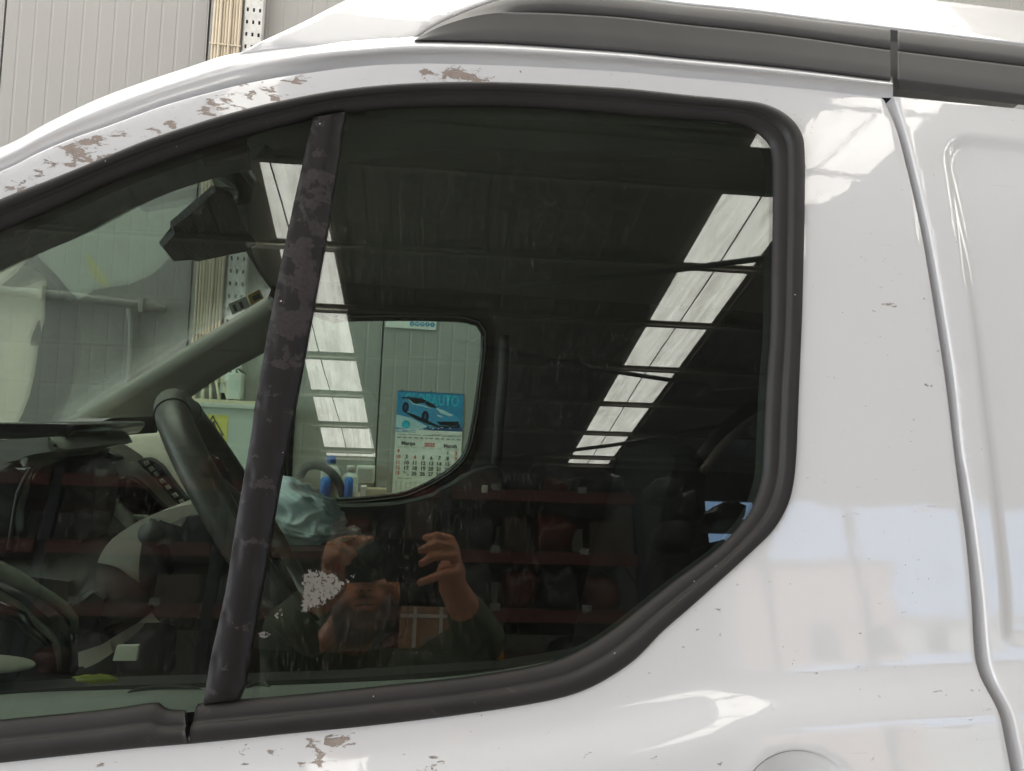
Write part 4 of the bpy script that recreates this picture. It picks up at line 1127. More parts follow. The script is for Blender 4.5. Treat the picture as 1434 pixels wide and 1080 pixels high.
cpoly('car_roof', [(.14, .115), (.24, .09), (.36, .10), (.44, .135), (.40, .165), (.28, .185), (.20, .16)], .0019, M['cal_black'])
cpoly('car_windscreen', [(.45, .14), (.56, .19), (.60, .24), (.48, .22), (.41, .17)], .0019, M['cal_black'])
cpoly('car_wing', [(.07, .10), (.20, .085), (.20, .10), (.08, .118)], .0019, M['cal_black'])
cpoly('car_line', [(.17, .12), (.25, .185), (.38, .20), (.52, .24), (.51, .25), (.37, .215), (.24, .20), (.16, .13)], .0020, M['cal_light'])
cpoly('car_bonnet', [(.56, .22), (.72, .27), (.86, .33), (.80, .35), (.66, .31)], .0019, M['cal_light'])
cpoly('car_mouth', [(.60, .44), (.80, .43), (.94, .42), (.94, .47), (.84, .495), (.66, .49)], .0019, M['cal_black'])
cpoly('car_lamp', [(.60, .33), (.68, .35), (.70, .38), (.62, .36)], .0021, M['cal_light'])
for (x, z, r) in ((.13, .245, .062), (.43, .375, .070)):
    cpoly('car_wheel', [(x + r * .8 * math.cos(a), z + r * 1.3 * math.sin(a)) for a in np.linspace(0, 2 * PI, 20)[:-1]], .0019, M['cal_black'])
    cpoly('car_hub', [(x + r * .3 * math.cos(a), z + r * .6 * math.sin(a)) for a in np.linspace(0, 2 * PI, 14)[:-1]], .0021, M['cal_deep'])
for i in range(26):
    x = random.uniform(.02, .9); z = .50 + .09 * random.random() - .06 * (x < .3)
    cpoly('spray', [(x, z), (x + random.uniform(.02, .05), z - .01), (x + .03, z + random.uniform(.006, .02))], .0012 + .00001 * i, M['cal_light'])
cpoly('logo', [(.15 + .062 * math.cos(a), .50 + .062 * math.sin(a)) for a in np.linspace(0, 2 * PI, 28)[:-1]], .0022, M['cal_cyan'])
text('lettering', 'GLOBAUTO', cp(.52, .125, .0011), .23 * cw, M['cal_cyan'], cal, 'CENTER', .005 * cw, .66)
cpoly('caption_strip', [(0, .575), (1, .575), (1, .70), (0, .70)], .0014, M['paper'])
ctext('GLOBAUTO', .15, .605, .055, 'cal_blue', .001, 1.0)
def bars(z, hgt, xs, m):
    for a, b in xs: cpoly('print_line', [(a, z), (b, z), (b, z + hgt), (a, z + hgt)], .0018, M[m])
bars(.648, .012, [(.03, .17), (.19, .38), (.41, .55)], 'cal_grey')
ctext('WWW.GLOBAUTO.PT', .77, .648, .045, 'cal_text')
bars(.685, .022, [(.03, .09), (.11, .17), (.20, .25), (.28, .34), (.37, .42), (.44, .49), (.51, .56), (.60, .66), (.69, .73), (.77, .82), (.85, .89), (.92, .98)], 'cal_grey')
ctext('Março', .20, .785, .080, 'cal_text', .003); ctext('2025', .52, .795, .080, 'cal_red', .003); ctext('March', .83, .80, .080, 'cal_text', .003)
bars(.838, .008, [(.04, .11), (.14, .2), (.27, .33), (.4, .45), (.52, .58), (.65, .70), (.77, .82), (.9, .96)], 'cal_grey')
colx = [.06, .185, .31, .435, .555, .675, .80, .925]; rowz = [.905, .99, 1.075, 1.155, 1.235]
weeks = [9, 10, 11, 12, 13]; days = [[0, 0, 0, 0, 0, 1, 2], [3, 4, 5, 6, 7, 8, 9], [10, 11, 12, 13, 14, 15, 16], [17, 18, 19, 20, 21, 22, 23], [24, 25, 26, 27, 28, 29, 30]]
for r in range(5):
    ctext(str(weeks[r]), colx[0], rowz[r], .072, 'cal_red', .002)
    for c in range(7):
        d = days[r][c]
        if d == 24: ctext('24', colx[1] - .02, rowz[r] - .015, .042, 'cal_text', .001); ctext('31', colx[1] + .035, rowz[r] + .018, .038, 'cal_text', .001)
        elif d: ctext(str(d), colx[c + 1], rowz[r], .078, 'cal_red' if d == 4 or c == 6 else 'cal_text', .003)
bars(1.305, .006, [(.07, .28)], 'cal_text')
for r in range(5): bars(1.36 + .035 * r, .012, [(.04 + .07 * c, .07 + .07 * c) for c in range(8)], 'cal_grey')
bars(1.56, .03, [(.1, .25), (.4, .6)], 'cal_grey')
for x in (.07, .5): lathe('pin', cp(x, -.012, .004), [(0, 0), (.0035, 0), (.0035, .003), (0, .005)], M['steel'], cal, 10, (0, -1, 0))
# leaflet above it
lf0 = at(541, 432, CALY); lf1 = at(612, 436, CALY); lf2 = at(540, 458, CALY)
leaf = thing('leaflet', 'white leaflet with a row of blue round symbols above the calendar', 'leaflet', None, (lf0.x, CALY, lf2.z))
prism('sheet', [(lf0.x, CALY, lf0.z), (lf1.x, CALY, lf0.z), (lf1.x, CALY, lf2.z), (lf0.x, CALY, lf2.z)], (0, .002, 0), M['paper'], leaf)
for k in range(5):
    c = at(577 + 7.2 * k, 453.5 + .3 * k, CALY - .001)
    prism('symbol', [c + Vector((.0105 * math.cos(a), 0, .0105 * math.sin(a))) for a in np.linspace(0, 2 * PI, 18)[:-1]], (0, .0006, 0), M['cal_blue'], leaf)
    text('symbol_mark', 'GWOSI'[k], c + Vector((0, -.0006, 0)), .013, M['paper'], leaf, 'CENTER', .0004)

# cable run, perforated tray and switch cabinet
M['conduit'] = mat('cream_conduit', (.58, .50, .38), .55, var=.12, scale=8)
M['tray'] = mat('galvanised_tray', (.62, .62, .60), .5, metal=.2, var=.3, scale=30)
M['cabinet'] = mat('pale_cabinet_paint', (.60, .62, .57), .45, var=.05)
M['warn'] = mat('warning_yellow', (.72, .66, .16), .5, var=.1)
CY_ = WALL_Y - .05
xl, xr = at(297, 40, CY_).x, at(338, 40, CY_).x
cab_z = at(300, 566, CY_).z
run = thing('cable_run', 'bundle of cream cable conduits running up the panel wall', 'cables', None, (xl, CY_, cab_z))
for k in range(9):
    x = xl + (xr - xl) * (k + .5) / 9; ex = (k - 4) * .021
    pts = [(x + ex, CY_, cab_z - .02), (x + ex, CY_, cab_z + .03), (x + ex * .55, CY_ + .004 * (k % 2), cab_z + .10), (x + .002 * math.sin(k), CY_, cab_z + .20), (x, CY_ - .004 * (k % 3), cab_z + 1.2), (x, CY_, ROOF_Z)]
    tube('conduit', c3(pts, .04) if k else c3(pts, .04), (xr - xl) / 18 * .93, M['conduit'], run, 10)
for z in np.arange(cab_z + .3, ROOF_Z, .42):
    box('tie', ((xl + xr) / 2, CY_ - .012, z), (xr - xl + .01, .004, .006), M['conduit'], run)
tr0, tr1 = at(341, 40, CY_).x, at(367, 40, CY_).x
tray = thing('cable_tray', 'perforated galvanised cable tray beside the cream conduits', 'cable tray', None, (tr0, CY_, 1.9))
def tray_mesh():
    vs, fs = [], []; zt = [cab_z + .05]
    cols = 3; w = tr1 - tr0; pitch = .055
    n = int((ROOF_Z - cab_z - .05) / pitch)
    def quad(a, b, c, d):
        i = len(vs); vs.extend([(a, CY_, c), (b, CY_, c), (b, CY_, d), (a, CY_, d)]); fs.append((i, i + 1, i + 2, i + 3))
    cw_ = w / cols; hw = cw_ * .17
    for r in range(n):
        z0 = cab_z + .05 + r * pitch; z1 = z0 + pitch * .45; z2 = z0 + pitch * .75; z3 = z0 + pitch
        quad(tr0, tr1, z0, z1); quad(tr0, tr1, z2, z3)
        xs = [tr0]
        for c in range(cols): m_ = tr0 + cw_ * (c + .5); xs += [m_ - hw, m_ + hw]
        xs.append(tr1)
        for i in range(0, len(xs), 2): quad(xs[i], xs[i + 1], z1, z2)
    return mesh_py('tray_face', vs, fs)
obj('tray_face', tray_mesh(), M['tray'], tray)
box('tray_back', ((tr0 + tr1) / 2, CY_ + .03, (cab_z + ROOF_Z) / 2), (tr1 - tr0, .004, ROOF_Z - cab_z), M['steel'], tray)
for x in (tr0, tr1): box('tray_side', (x, CY_ + .018, (cab_z + ROOF_Z) / 2), (.003, .036, ROOF_Z - cab_z), M['tray'], tray)
cab = thing('switch_cabinet', 'pale electric switch cabinet with a yellow warning sign below the conduits', 'cabinet', None, (xl, WALL_Y, .6))
cx0, cx1 = at(224, 620, WALL_Y - .16).x, at(402, 620, WALL_Y - .16).x
box('body', ((cx0 + cx1) / 2, WALL_Y - .085, (.7 + cab_z) / 2), (cx1 - cx0, .15, cab_z - .7 - .02), M['cabinet'], cab, .004)
box('top_flange', ((cx0 + cx1) / 2, WALL_Y - .088, cab_z - .005), (cx1 - cx0 + .015, .17, .018), M['cabinet'], cab, .003)
box('gland_plate', ((cx0 + cx1) / 2 + .01, CY_, cab_z + .012), (.34, .06, .016), M['conduit'], cab, .002)
wy = WALL_Y - .1615
a, b = at(284, 580, wy), at(316, 640, wy)
prism('warning_sign', [(a.x, wy, a.z), (b.x, wy, a.z), (b.x, wy, b.z), (a.x, wy, b.z)], (0, .001, 0), M['warn'], cab)
tp, tl, trr = at(298, 581, wy), at(283, 610, wy), at(314, 610, wy)
tri3 = [Vector((tp.x, wy - .001, tp.z)), Vector((trr.x, wy - .001, trr.z)), Vector((tl.x, wy - .001, trr.z))]
c_ = (tri3[0] + tri3[1] + tri3[2]) / 3
for i in range(3):
    p, q = tri3[i], tri3[(i + 1) % 3]
    prism('warning_border', [p, q, c_.lerp(q, .8), c_.lerp(p, .8)], (0, .0006, 0), M['ink'], cab)
bolt = [(0, .5), (-.25, -.02), (-.02, .0), (-.15, -.45), (.22, .12), (0, .1), (.16, .5)]
prism('warning_bolt', [c_ + Vector((x * .05, -.0004, z * .06)) for x, z in bolt], (0, .0006, 0), M['ink'], cab)
sb = thing('socket_box', 'pale socket box with a black lead above the switch cabinet', 'socket box', None, at(328, 540, CY_))
a, b = at(320, 522, CY_), at(338, 560, CY_)
box('housing', ((a.x + b.x) / 2, CY_ + .01, (a.z + b.z) / 2), (b.x - a.x, .06, a.z - b.z), M['cabinet'], sb, .006)
tube('lead', c3([at(344, 524, CY_ - .02), at(339, 521, CY_ - .04), at(334, 517, CY_ - .05), at(331, 519, CY_ - .02)], .006), .004, M['gloss_black'], sb, 8)
# pale pipework on the wall, seen through the windscreen
M['pipe'] = mat('grey_pipe', (.37, .365, .35), .4, var=.08)
pp = thing('wall_pipe', 'pale pipe running level along the panel wall and turning down', 'pipe', None, at(120, 430, WALL_Y - .06))
PYY = WALL_Y - .03
tube('level_pipe', [at(-330, 380, PYY), at(-100, 398, PYY), at(100, 415, PYY), at(232, 432, PYY)], .020, M['pipe'], pp)
tube('drop_pipe', c3([at(180, 432, PYY), at(183, 450, PYY), at(183, 500, PYY), at(178, 545, PYY)], .04), .012, M['pipe'], pp)
for x, y in ((60, 411), (200, 428)): box('clip', at(x, y, PYY - .01), (.02, .06, .06), M['pipe'], pp, .003)

# bench below the calendar with bottles and a hose
M['wood'] = mat('pale_bench_wood', (.42, .34, .24), .6, var=.2, scale=12, stretch=(1, 8, 8))
M['bluepl'] = mat('blue_plastic', (.02, .12, .42), .4, var=.15)
M['clearbag'] = mat('crumpled_pale_film', (.55, .56, .54), .35, var=.3, scale=50)
M['hose'] = mat('black_hose', (.02, .02, .02), .55, var=.3)
BY = WALL_Y - .35; bz = at(480, 700, BY).z
bench = thing('workbench', 'pale wooden bench against the panel wall below the calendar', 'bench', None, (0, WALL_Y - .2, 0))
bx0, bx1 = at(395, 700, BY).x, at(720, 700, BY).x
box('top', ((bx0 + bx1) / 2, WALL_Y - .19, bz - .015), (bx1 - bx0, .36, .03), M['wood'], bench, .004)
for x in (bx0 + .05, bx1 - .05):
    for y in (WALL_Y - .33, WALL_Y - .05): box('leg', (x, y, (bz - .03) / 2), (.05, .05, bz - .03), M['steel'], bench)
def pxm(Y): return Y / F_PX
def bottle(x, ytop, r_px, lab, m_body, m_cap, Y=BY + .05):
    c = at(x, 697, Y); top = at(x, ytop, Y).z; r = r_px * pxm(Y); h = top - bz
    b = thing('bottle', lab, 'bottle', None, (c.x, Y, bz))
    lathe('body', (c.x, Y, bz), [(0, 0), (r * .95, 0), (r, .01), (r, h * .62), (r * .75, h * .72), (r * .42, h * .78), (r * .42, h * .82), (0, h * .82)], m_body, b)
    lathe('cap', (c.x, Y, bz + h * .82), [(0, 0), (r * .5, 0), (r * .5, h * .16), (r * .4, h * .18), (0, h * .18)], m_cap, b)
bottle(461, 638, 13, 'stout bottle with a dark blue cap on the bench, beside the black hose', M['clearbag'], M['bluepl'])
bottle(489, 652, 11, 'pale bottle in crumpled film on the bench, right of the blue capped bottle', M['clearbag'], M['tissue'], BY + .10)
for x, w, lab in ((455, 7, 'slim blue canister on the bench below the hose'), (488, 6, 'slim blue canister on the bench in front of the pale bottle')):
    c = at(x, 690, BY - .01); t = at(x, 668, BY - .01).z
    o = lathe('canister', (c.x, BY - .01, bz), [(0, 0), (w * pxm(BY), 0), (w * pxm(BY), (t - bz) * .85), (w * pxm(BY) * .6, t - bz), (0, t - bz)], M['bluepl']); tag(o, lab, 'canister')
o = tube('hose', c3([at(420, 668, BY), at(428, 655, BY), at(445, 652, BY), at(462, 660, BY), at(474, 675, BY), at(482, 700, BY)], .01), .017, M['hose']); tag(o, 'thick black hose arched over the bench', 'hose')
db = thing('distribution_box', 'pale grey box mounted on the wall right of the pale bottle', 'box', None, at(513, 672, WALL_Y - .05))
a, b = at(500, 652, WALL_Y - .05), at(524, 676, WALL_Y - .05)
box('housing', ((a + b) / 2), (b.x - a.x, .09, a.z - b.z), M['cabinet'], db, .005)
box('door', ((a + b) / 2 + Vector((0, -.048, 0))), ((b.x - a.x) * .8, .006, (a.z - b.z) * .75), M['panel'], db, .002)
for x0, x1, y0, y1, m, lab in ((505, 512, 681, 695, 'tissue', 'small pale block on the bench below the wall box'), (513, 541, 684, 694, 'wood', 'flat wooden tray on the bench left of the calendar')):
    a, b = at(x0, y0, BY), at(x1, y1, BY); h = a.z - bz
    o = box('bench_item', ((a.x + b.x) / 2, BY + .03, bz + h / 2), (b.x - a.x, .06, h), M[m], None, .003); tag(o, lab, 'block' if m == 'tissue' else 'tray')

# ================================================================== BEHIND THE PHOTOGRAPHER (mirrored in the glass)
M['rack_red'] = mat('red_orange_rack_beam', (.105, .017, .010), .5, var=.2, scale=4)
M['rack_blue'] = mat('blue_rack_post', (.008, .010, .020), .5, var=.2, scale=4)
M['board'] = mat('dark_shelf_board', (.045, .04, .033), .8, var=.3, scale=3)
M['carton'] = mat('brown_cardboard', (.36, .21, .12), .8, var=.12, scale=6)
M['carton_d'] = mat('dull_brown_cardboard', (.07, .045, .03), .8, var=.2, scale=5)
M['tape'] = mat('pale_packing_tape', (.62, .58, .52), .35, var=.1)
M['blackpl'] = mat('black_car_plastic', (.025, .025, .026), .4, var=.4, scale=9)
M['greypl'] = mat('grey_car_part', (.055, .055, .055), .5, var=.4, scale=9)
M['redpl'] = mat('red_car_part', (.10, .014, .01), .35, var=.3, scale=6)
M['label'] = mat('white_part_label', (.26, .255, .24), .7, var=.06)
RY = -4.2
def rz(x, y, Y=RY): p = mir(x, y, Y); return p
levels = [rz(640, 692).z, rz(640, 780).z, rz(640, 862).z, rz(640, 960).z]
posts_x = [rz(898, 770).x, rz(622, 770).x, rz(302, 780).x, rz(52, 790).x, rz(-230, 800).x]
rack = thing('storage_rack', 'tall storage rack with red beams standing behind the photographer', 'rack', None, (0, RY, 0))
DEP = .8
x_lo, x_hi = posts_x[-1], posts_x[0]
for x in posts_x:
    for y in (RY, RY - DEP): box('post', (x, y - .03, (levels[0] + .1) / 2), (.07, .06, levels[0] + .1), M['rack_blue'], rack)
    for z in np.arange(.3, levels[0] - .5, .6): tube('brace', [(x, RY - .03, z), (x, RY - DEP, z + .5)], .012, M['rack_blue'], rack, 6)
for li, z in enumerate(levels):
    for a, b in zip(posts_x[:-1], posts_x[1:]):
        for y in (RY + .01, RY - DEP): box('beam', ((a + b) / 2, y, z), (a - b - .08, .04, .085), M['rack_red'] if li < 3 else M['steel'], rack)  # lowest beams are dark: their shade is put into the colour
        box('shelf_board', ((a + b) / 2, RY - DEP / 2, z + .05), (a - b - .1, DEP, .015), M['board'], rack)
        for t in (.25, .7):
            if random.random() < .8 and li < 3:
                box('shelf_ticket', (b + (a - b) * t, RY + .032, z + .055), (.07, .003, .05), M['label'], rack)
COLS = [('carton_d', 'brown carton'), ('carton_d', 'dull brown carton'), ('blackpl', 'black plastic part'), ('greypl', 'grey car part'), ('redpl', 'dark red car part'), ('blackpl', 'black car lamp'), ('greypl', 'grey metal housing')]
LEV = ['top', 'second', 'third', 'lowest']; BAY = ['bay nearest the door', 'second bay', 'third bay', 'leftmost bay']
ORD = ['first', 'second', 'third', 'fourth', 'fifth', 'sixth']
def part_shape(name, c, s, m, kind):
    if kind == 0:
        bm = bmesh.new(); box_bm(bm, Vector(c) + Vector((0, 0, s[2] / 2)), s, Matrix.Rotation(random.uniform(-.15, .15), 3, 'Z'))
        bmesh.ops.bevel(bm, geom=bm.edges[:], offset=.006, segments=1, affect='EDGES')
        return obj(name, from_bm(name, bm), m)
    sd = Vector((random.random() * 9, random.random() * 9, random.random() * 9))
    bm = bmesh.new(); bmesh.ops.create_icosphere(bm, subdivisions=3, radius=.5)
    for v in bm.verts:
        p = v.co.copy(); p = p * (.62 / max(abs(p.x), abs(p.y), abs(p.z), 1e-4)) ** .55; k = 1 + .28 * noise.noise(p * 2.6 + sd) + .12 * noise.noise(p * 6 + sd)
        v.co = Vector((p.x * s[0] * k, p.y * s[1] * k, max(0, p.z * k + .42) * s[2] * 1.05)) + Vector(c)
    return obj(name, from_bm(name, bm), m, None, True)
gaps = [.62, levels[0] - levels[1] - .12, levels[1] - levels[2] - .12, levels[2] - levels[3] - .12]
for li, z in enumerate(levels):
    for bi, (a, b) in enumerate(zip(posts_x[:-1], posts_x[1:])):
        x = b + .08; q = 0
        while x < a - .2 and q < 6:
            w = random.uniform(.18, .42); w = min(w, a - .06 - x)
            ci = random.randrange(len(COLS)); mk, lab = COLS[ci]
            hgt = min(gaps[li], random.uniform(.14, .38)) * (1.0 if li else .55)
            kind = 0 if mk.startswith('carton') else random.choice((1, 2))
            o = part_shape('carton' if kind == 0 else 'car_part', (x + w / 2, RY - .12 - random.random() * .15, z + .058), (w * .92, random.uniform(.25, .4), hgt), M[mk], kind)
            tag(o, '%s, %s from left, %s, %s rack shelf' % (lab, ORD[q], BAY[bi], LEV[li]), 'carton' if kind == 0 else 'car part', 'goods on the storage rack')
            x += w + random.uniform(.01, .10); q += 1
# taped carton sticking out of the rack
YB = -3.1
a, b, c = mir(561, 849, YB), mir(630, 849, YB), mir(600, 930, YB)
bx = thing('taped_carton', 'brown carton with pale tape strips and a white label, mirrored beside the face', 'carton', None, ((a.x + b.x) / 2, YB - .2, c.z))
w_, h_ = b.x - a.x, a.z - c.z; cx_ = (a.x + b.x) / 2
box('body', (cx_, YB - .2, c.z + h_ / 2), (w_, .4, h_), M['carton'], bx, .004)
for t in (.30, .83): box('tape', (a.x + w_ * t, YB + .002, c.z + h_ / 2), (.02, .003, h_ - .004), M['tape'], bx)
box('tape', (cx_, YB + .0045, c.z + h_ * .83), (w_ - .004, .003, .018), M['tape'], bx)
box('tape', (cx_ + .02, YB + .0045, c.z + .01), (w_ * .75, .003, .014), M['tape'], bx)
box('label', (a.x + w_ * .57, YB + .0045, c.z + h_ * .34), (.045, .003, .065), M['label'], bx)
box('label_print', (a.x + w_ * .56, YB + .0075, c.z + h_ * .36), (.012, .002, .02), M['ink'], bx)
box('label_print', (a.x + w_ * .60, YB + .0075, c.z + h_ * .32), (.006, .002, .03), M['ink'], bx)
tb = thing('trolley', 'dark steel trolley carrying the taped carton', 'trolley', None, (cx_, YB - .25, 0))
box('top', (cx_, YB - .25, c.z - .012), (.7, .5, .02), M['steel'], tb)
for sx in (-.32, .32):
    for sy in (-.2, .2): box('leg', (cx_ + sx, YB - .25 + sy, (c.z - .022) / 2), (.03, .03, c.z - .022), M['steel'], tb)
box('shelf', (cx_, YB - .25, .4), (.66, .46, .02), M['steel'], tb)
M['amber'] = mat('amber_plastic', (.55, .22, .02), .4)
o = box('amber_lamp', mir(695, 917, RY + .05), (.10, .05, .07), M['amber'], None, .01); tag(o, 'small amber lamp unit low on the rack, right of the taped carton', 'lamp unit')
M['red_gl'] = mat('bright_red_plastic', (.75, .02, .01), .3)
# parts piled by the open door
pile = []
PY = -9.0
for i, (x, y, sx, sz, mk) in enumerate([(1012, 722, .36, .24, 'blackpl'), (958, 714, .36, .4, 'blackpl'), (945, 752, .5, .4, 'greypl'), (1000, 774, .4, .2, 'blackpl'), (928, 690, .4, .25, 'greypl'), (1052, 768, .3, .2, 'blackpl')]):
    p = mir(x, y, PY - .15 * i); o = part_shape('car_part', p - Vector((0, 0, sz / 2)), (sx, .8, sz), M[mk], 1)
    tag(o, 'dark car part, %s of the pile stacked beside the open door' % ORD[i], 'car part', 'car parts piled by the door')
st2 = thing('parts_stand', 'dark steel stand carrying the pile of car parts by the door', 'rack', None, mir(990, 800, PY))
for x in (930, 1066): 
    p = mir(x, 760, PY - .5); box('post', (p.x, p.y, 2.2), (.08, .08, 4.4), M['steel'], st2)
for y in (786, 737):
    p, q = mir(930, y, PY - .5), mir(1066, y, PY - .5); box('shelf', ((p + q) / 2), (q.x - p.x, .7, .06), M['steel'], st2)

# ------------------------------------------------------------------ the photographer
M['skin'] = mat('skin', (.78, .34, .185), .5, var=.10, scale=30, bump=.0003, bscale=250)
def skin_stubble(m):
    nt = m.node_tree; nd, lk = nt.nodes, nt.links; b = nd['Principled BSDF']
    src = b.inputs['Base Color'].links[0].from_socket
    tc = nd.new('ShaderNodeTexCoord').outputs['Object']
    w = nd.new('ShaderNodeAttribute'); w.attribute_name = 'wear'; l = nd.new('ShaderNodeAttribute'); l.attribute_name = 'lips'
    f = math_node(nt, 'MULTIPLY', w.outputs['Fac'], math_node(nt, 'ADD', math_node(nt, 'MULTIPLY', noise_node(nt, tc, 420, 3), .5), .58), True)
    c = mixc(nt, f, src, (.030, .020, .016)); c = mixc(nt, math_node(nt, 'MULTIPLY', l.outputs['Fac'], .7), c, (.42, .15, .11))
    lk.new(c, b.inputs['Base Color'])
skin_stubble(M['skin'])
M['shirt'] = mat('dark_green_shirt', (.115, .135, .08), .9, var=.15, scale=20, bump=.0006, bscale=60)
M['trousers'] = mat('dark_trousers', (.03, .032, .04), .9, var=.2, scale=20)
M['hair'] = mat('black_hair', (.018, .014, .012), .7, var=.5, scale=160, bump=.002, bscale=220)
M['eye_w'] = mat('eye_white', (.6, .57, .53), .2); M['iris'] = mat('dark_iris', (.03, .018, .01), .15)
M['shoe'] = mat('black_shoe', (.02, .02, .02), .6)
M['phone'] = mat('black_phone_glass', (.012, .012, .014), .16, var=.2)
def capsule(bm, p, q, r0, r1, seg=14):
    p, q = Vector(p), Vector(q); d = (q - p); L = max(d.length, 1e-5); Q = Vector((0, 0, 1)).rotation_difference(d)
    rings = []
    for k in range(1, 6): a = -PI / 2 + PI / 2 * k / 6; rings.append((r0 * math.cos(a), r0 * math.sin(a)))
    rings += [(r0 + (r1 - r0) * t, L * t) for t in (0, .25, .5, .75, 1)]
    for k in range(1, 6): a = PI / 2 * k / 6; rings.append((r1 * math.cos(a), L + r1 * math.sin(a)))
    b0 = bm.verts.new(p + Q @ Vector((0, 0, -r0))); rows = []
    for r, z in rings: rows.append([bm.verts.new(p + Q @ Vector((r * math.cos(2 * PI * i / seg), r * math.sin(2 * PI * i / seg), z))) for i in range(seg)])
    t0 = bm.verts.new(p + Q @ Vector((0, 0, L + r1)))
    for i in range(seg):
        j = (i + 1) % seg
        bm.faces.new((b0, rows[0][j], rows[0][i])); bm.faces.new((t0, rows[-1][i], rows[-1][j]))
        for a, b in zip(rows[:-1], rows[1:]): bm.faces.new((a[i], a[j], b[j], b[i]))
def ellip(bm, c, r, rot=None):
    q = bmesh.ops.create_icosphere(bm, subdivisions=3, radius=1)
    Mx = Matrix.Translation(Vector(c)) @ (rot.to_4x4() if rot is not None else Matrix.Identity(4)) @ Matrix.Diagonal((*r, 1))
    bmesh.ops.transform(bm, matrix=Mx, verts=q['verts'])
def fuse(name, bm, vox, m, parent, smooth=3):
    me = from_bm(name, bm); o = bpy.data.objects.new(name, me); COL.objects.link(o)
    md = o.modifiers.new('r', 'REMESH'); md.mode = 'VOXEL'; md.voxel_size = vox
    s = o.modifiers.new('s', 'SMOOTH'); s.iterations = smooth; s.factor = .5
    dg = bpy.context.evaluated_depsgraph_get()
    me2 = bpy.data.meshes.new_from_object(o.evaluated_get(dg)); COL.objects.unlink(o); bpy.data.objects.remove(o)
    me2.name = name; me2.materials.clear(); return obj(name, me2, m, parent, True)

Hc = mir(503, 824, -.33)
HR = Matrix.Rotation(math.radians(-8), 3, 'Z') @ Matrix.Rotation(math.radians(6), 3, 'X') @ Matrix.Rotation(math.radians(-5), 3, 'Y')
def hd(x, y, z): return Hc + HR @ Vector((x, y, z))
per = thing('person', 'bearded person in a dark green shirt holding up a phone, mirrored in the glass', 'person', None, (Hc.x, -.42, 0))
bm = bmesh.new()
ellip(bm, hd(0, -.012, .03), (.076, .095, .088), HR); ellip(bm, hd(0, .02, -.03), (.063, .072, .084), HR); ellip(bm, hd(0, .03, -.075), (.049, .058, .040), HR)
ellip(bm, hd(0, .068, -.096), (.026, .018, .018), HR)
capsule(bm, hd(0, .086, .020), hd(0, .112, -.020), .0085, .0145)
for s in (-1, 1):
    ellip(bm, hd(.012 * s, .098, -.026), (.009, .009, .007), HR); ellip(bm, hd(.043 * s, .062, -.012), (.024, .022, .018), HR)
    ellip(bm, hd(.077 * s, -.004, -.006), (.010, .022, .032), HR)
capsule(bm, hd(-.042, .076, .034), hd(-.008, .088, .030), .010, .009); capsule(bm, hd(.042, .076, .034), hd(.008, .088, .030), .010, .009)
capsule(bm, hd(-.022, .080, -.0505), hd(0, .087, -.0495), .0045, .0062); capsule(bm, hd(.022, .080, -.0505), hd(0, .087, -.0495), .0045, .0062); capsule(bm, hd(-.018, .080, -.061), hd(0, .086, -.0625), .0050, .0075); capsule(bm, hd(.018, .080, -.061), hd(0, .086, -.0625), .0050, .0075)
neck0, neck1 = hd(0, -.02, -.06), mir(474, 908, -.42)
capsule(bm, neck0, neck1, .054, .060)
shL, shR = mir(408, 956, -.42), mir(596, 952, -.40)
chest = (shL + shR) / 2 + Vector((0, -.01, -.14)); pel = Vector((chest.x + .01, -.46, .92))
capsule(bm, shL, shR, .055, .055); ellip(bm, chest, (.165, .105, .20)); capsule(bm, chest, pel, .13, .135); ellip(bm, pel, (.165, .115, .12))
foot = []
for s in (-1, 1):
    hip = pel + Vector((.09 * s, 0, -.04)); kn = Vector((pel.x + .11 * s, -.42, .48)); an = Vector((pel.x + .12 * s, -.48, .08)); foot.append(an)
    capsule(bm, hip, kn, .080, .055); capsule(bm, kn, an, .055, .038); capsule(bm, an + Vector((0, -.03, -.03)), an + Vector((.02 * s, .14, -.045)), .035, .03)
elL, wrL = mir(404, 882, -.22), mir(466, 818, -.085)
elR, wrR = mir(674, 896, -.24), mir(634, 822, -.075)
for sh, el, wr in ((shL, elL, wrL), (shR, elR, wrR)):
    capsule(bm, sh, el, .050, .040); capsule(bm, el, wr, .040, .026)
# hands: palm + four fingers + thumb, closed on the phone
def hand(wr, palm, knuck, fingers, thumb):
    pm_ = mir(*palm); capsule(bm, wr, pm_, .024, .026)
    kn = [mir(*k) for k in knuck]
    for k in kn: capsule(bm, pm_, k, .020, .0105)
    for k, f in zip(kn, fingers):
        ch = [k] + [mir(*p) for p in f]; rr = [.0100, .0090, .0082, .0072]
        for i in range(len(ch) - 1): capsule(bm, ch[i], ch[i + 1], rr[i], rr[i + 1], 10)
    ch = [pm_] + [mir(*p) for p in thumb]; rr = [.018, .0125, .0105, .009]
    for i in range(len(ch) - 1): capsule(bm, ch[i], ch[i + 1], rr[i], rr[i + 1], 10)
hand(wrL, (470, 800, -.05), [(468, 770, -.030), (464, 776, -.026), (461, 784, -.024), (460, 793, -.022)],
     [[(476, 764, -.004), (498, 764, .006), (519, 755, .006)], [(463, 764, .004), (482, 756, .016), (500, 755, .007)], [(460, 772, .004), (479, 767, .017), (494, 777, .007)], [(457, 783, .003), (473, 777, .016), (486, 787, .007)]],
     [(489, 806, -.034), (508, 816, -.018), (537, 816, -.008)])
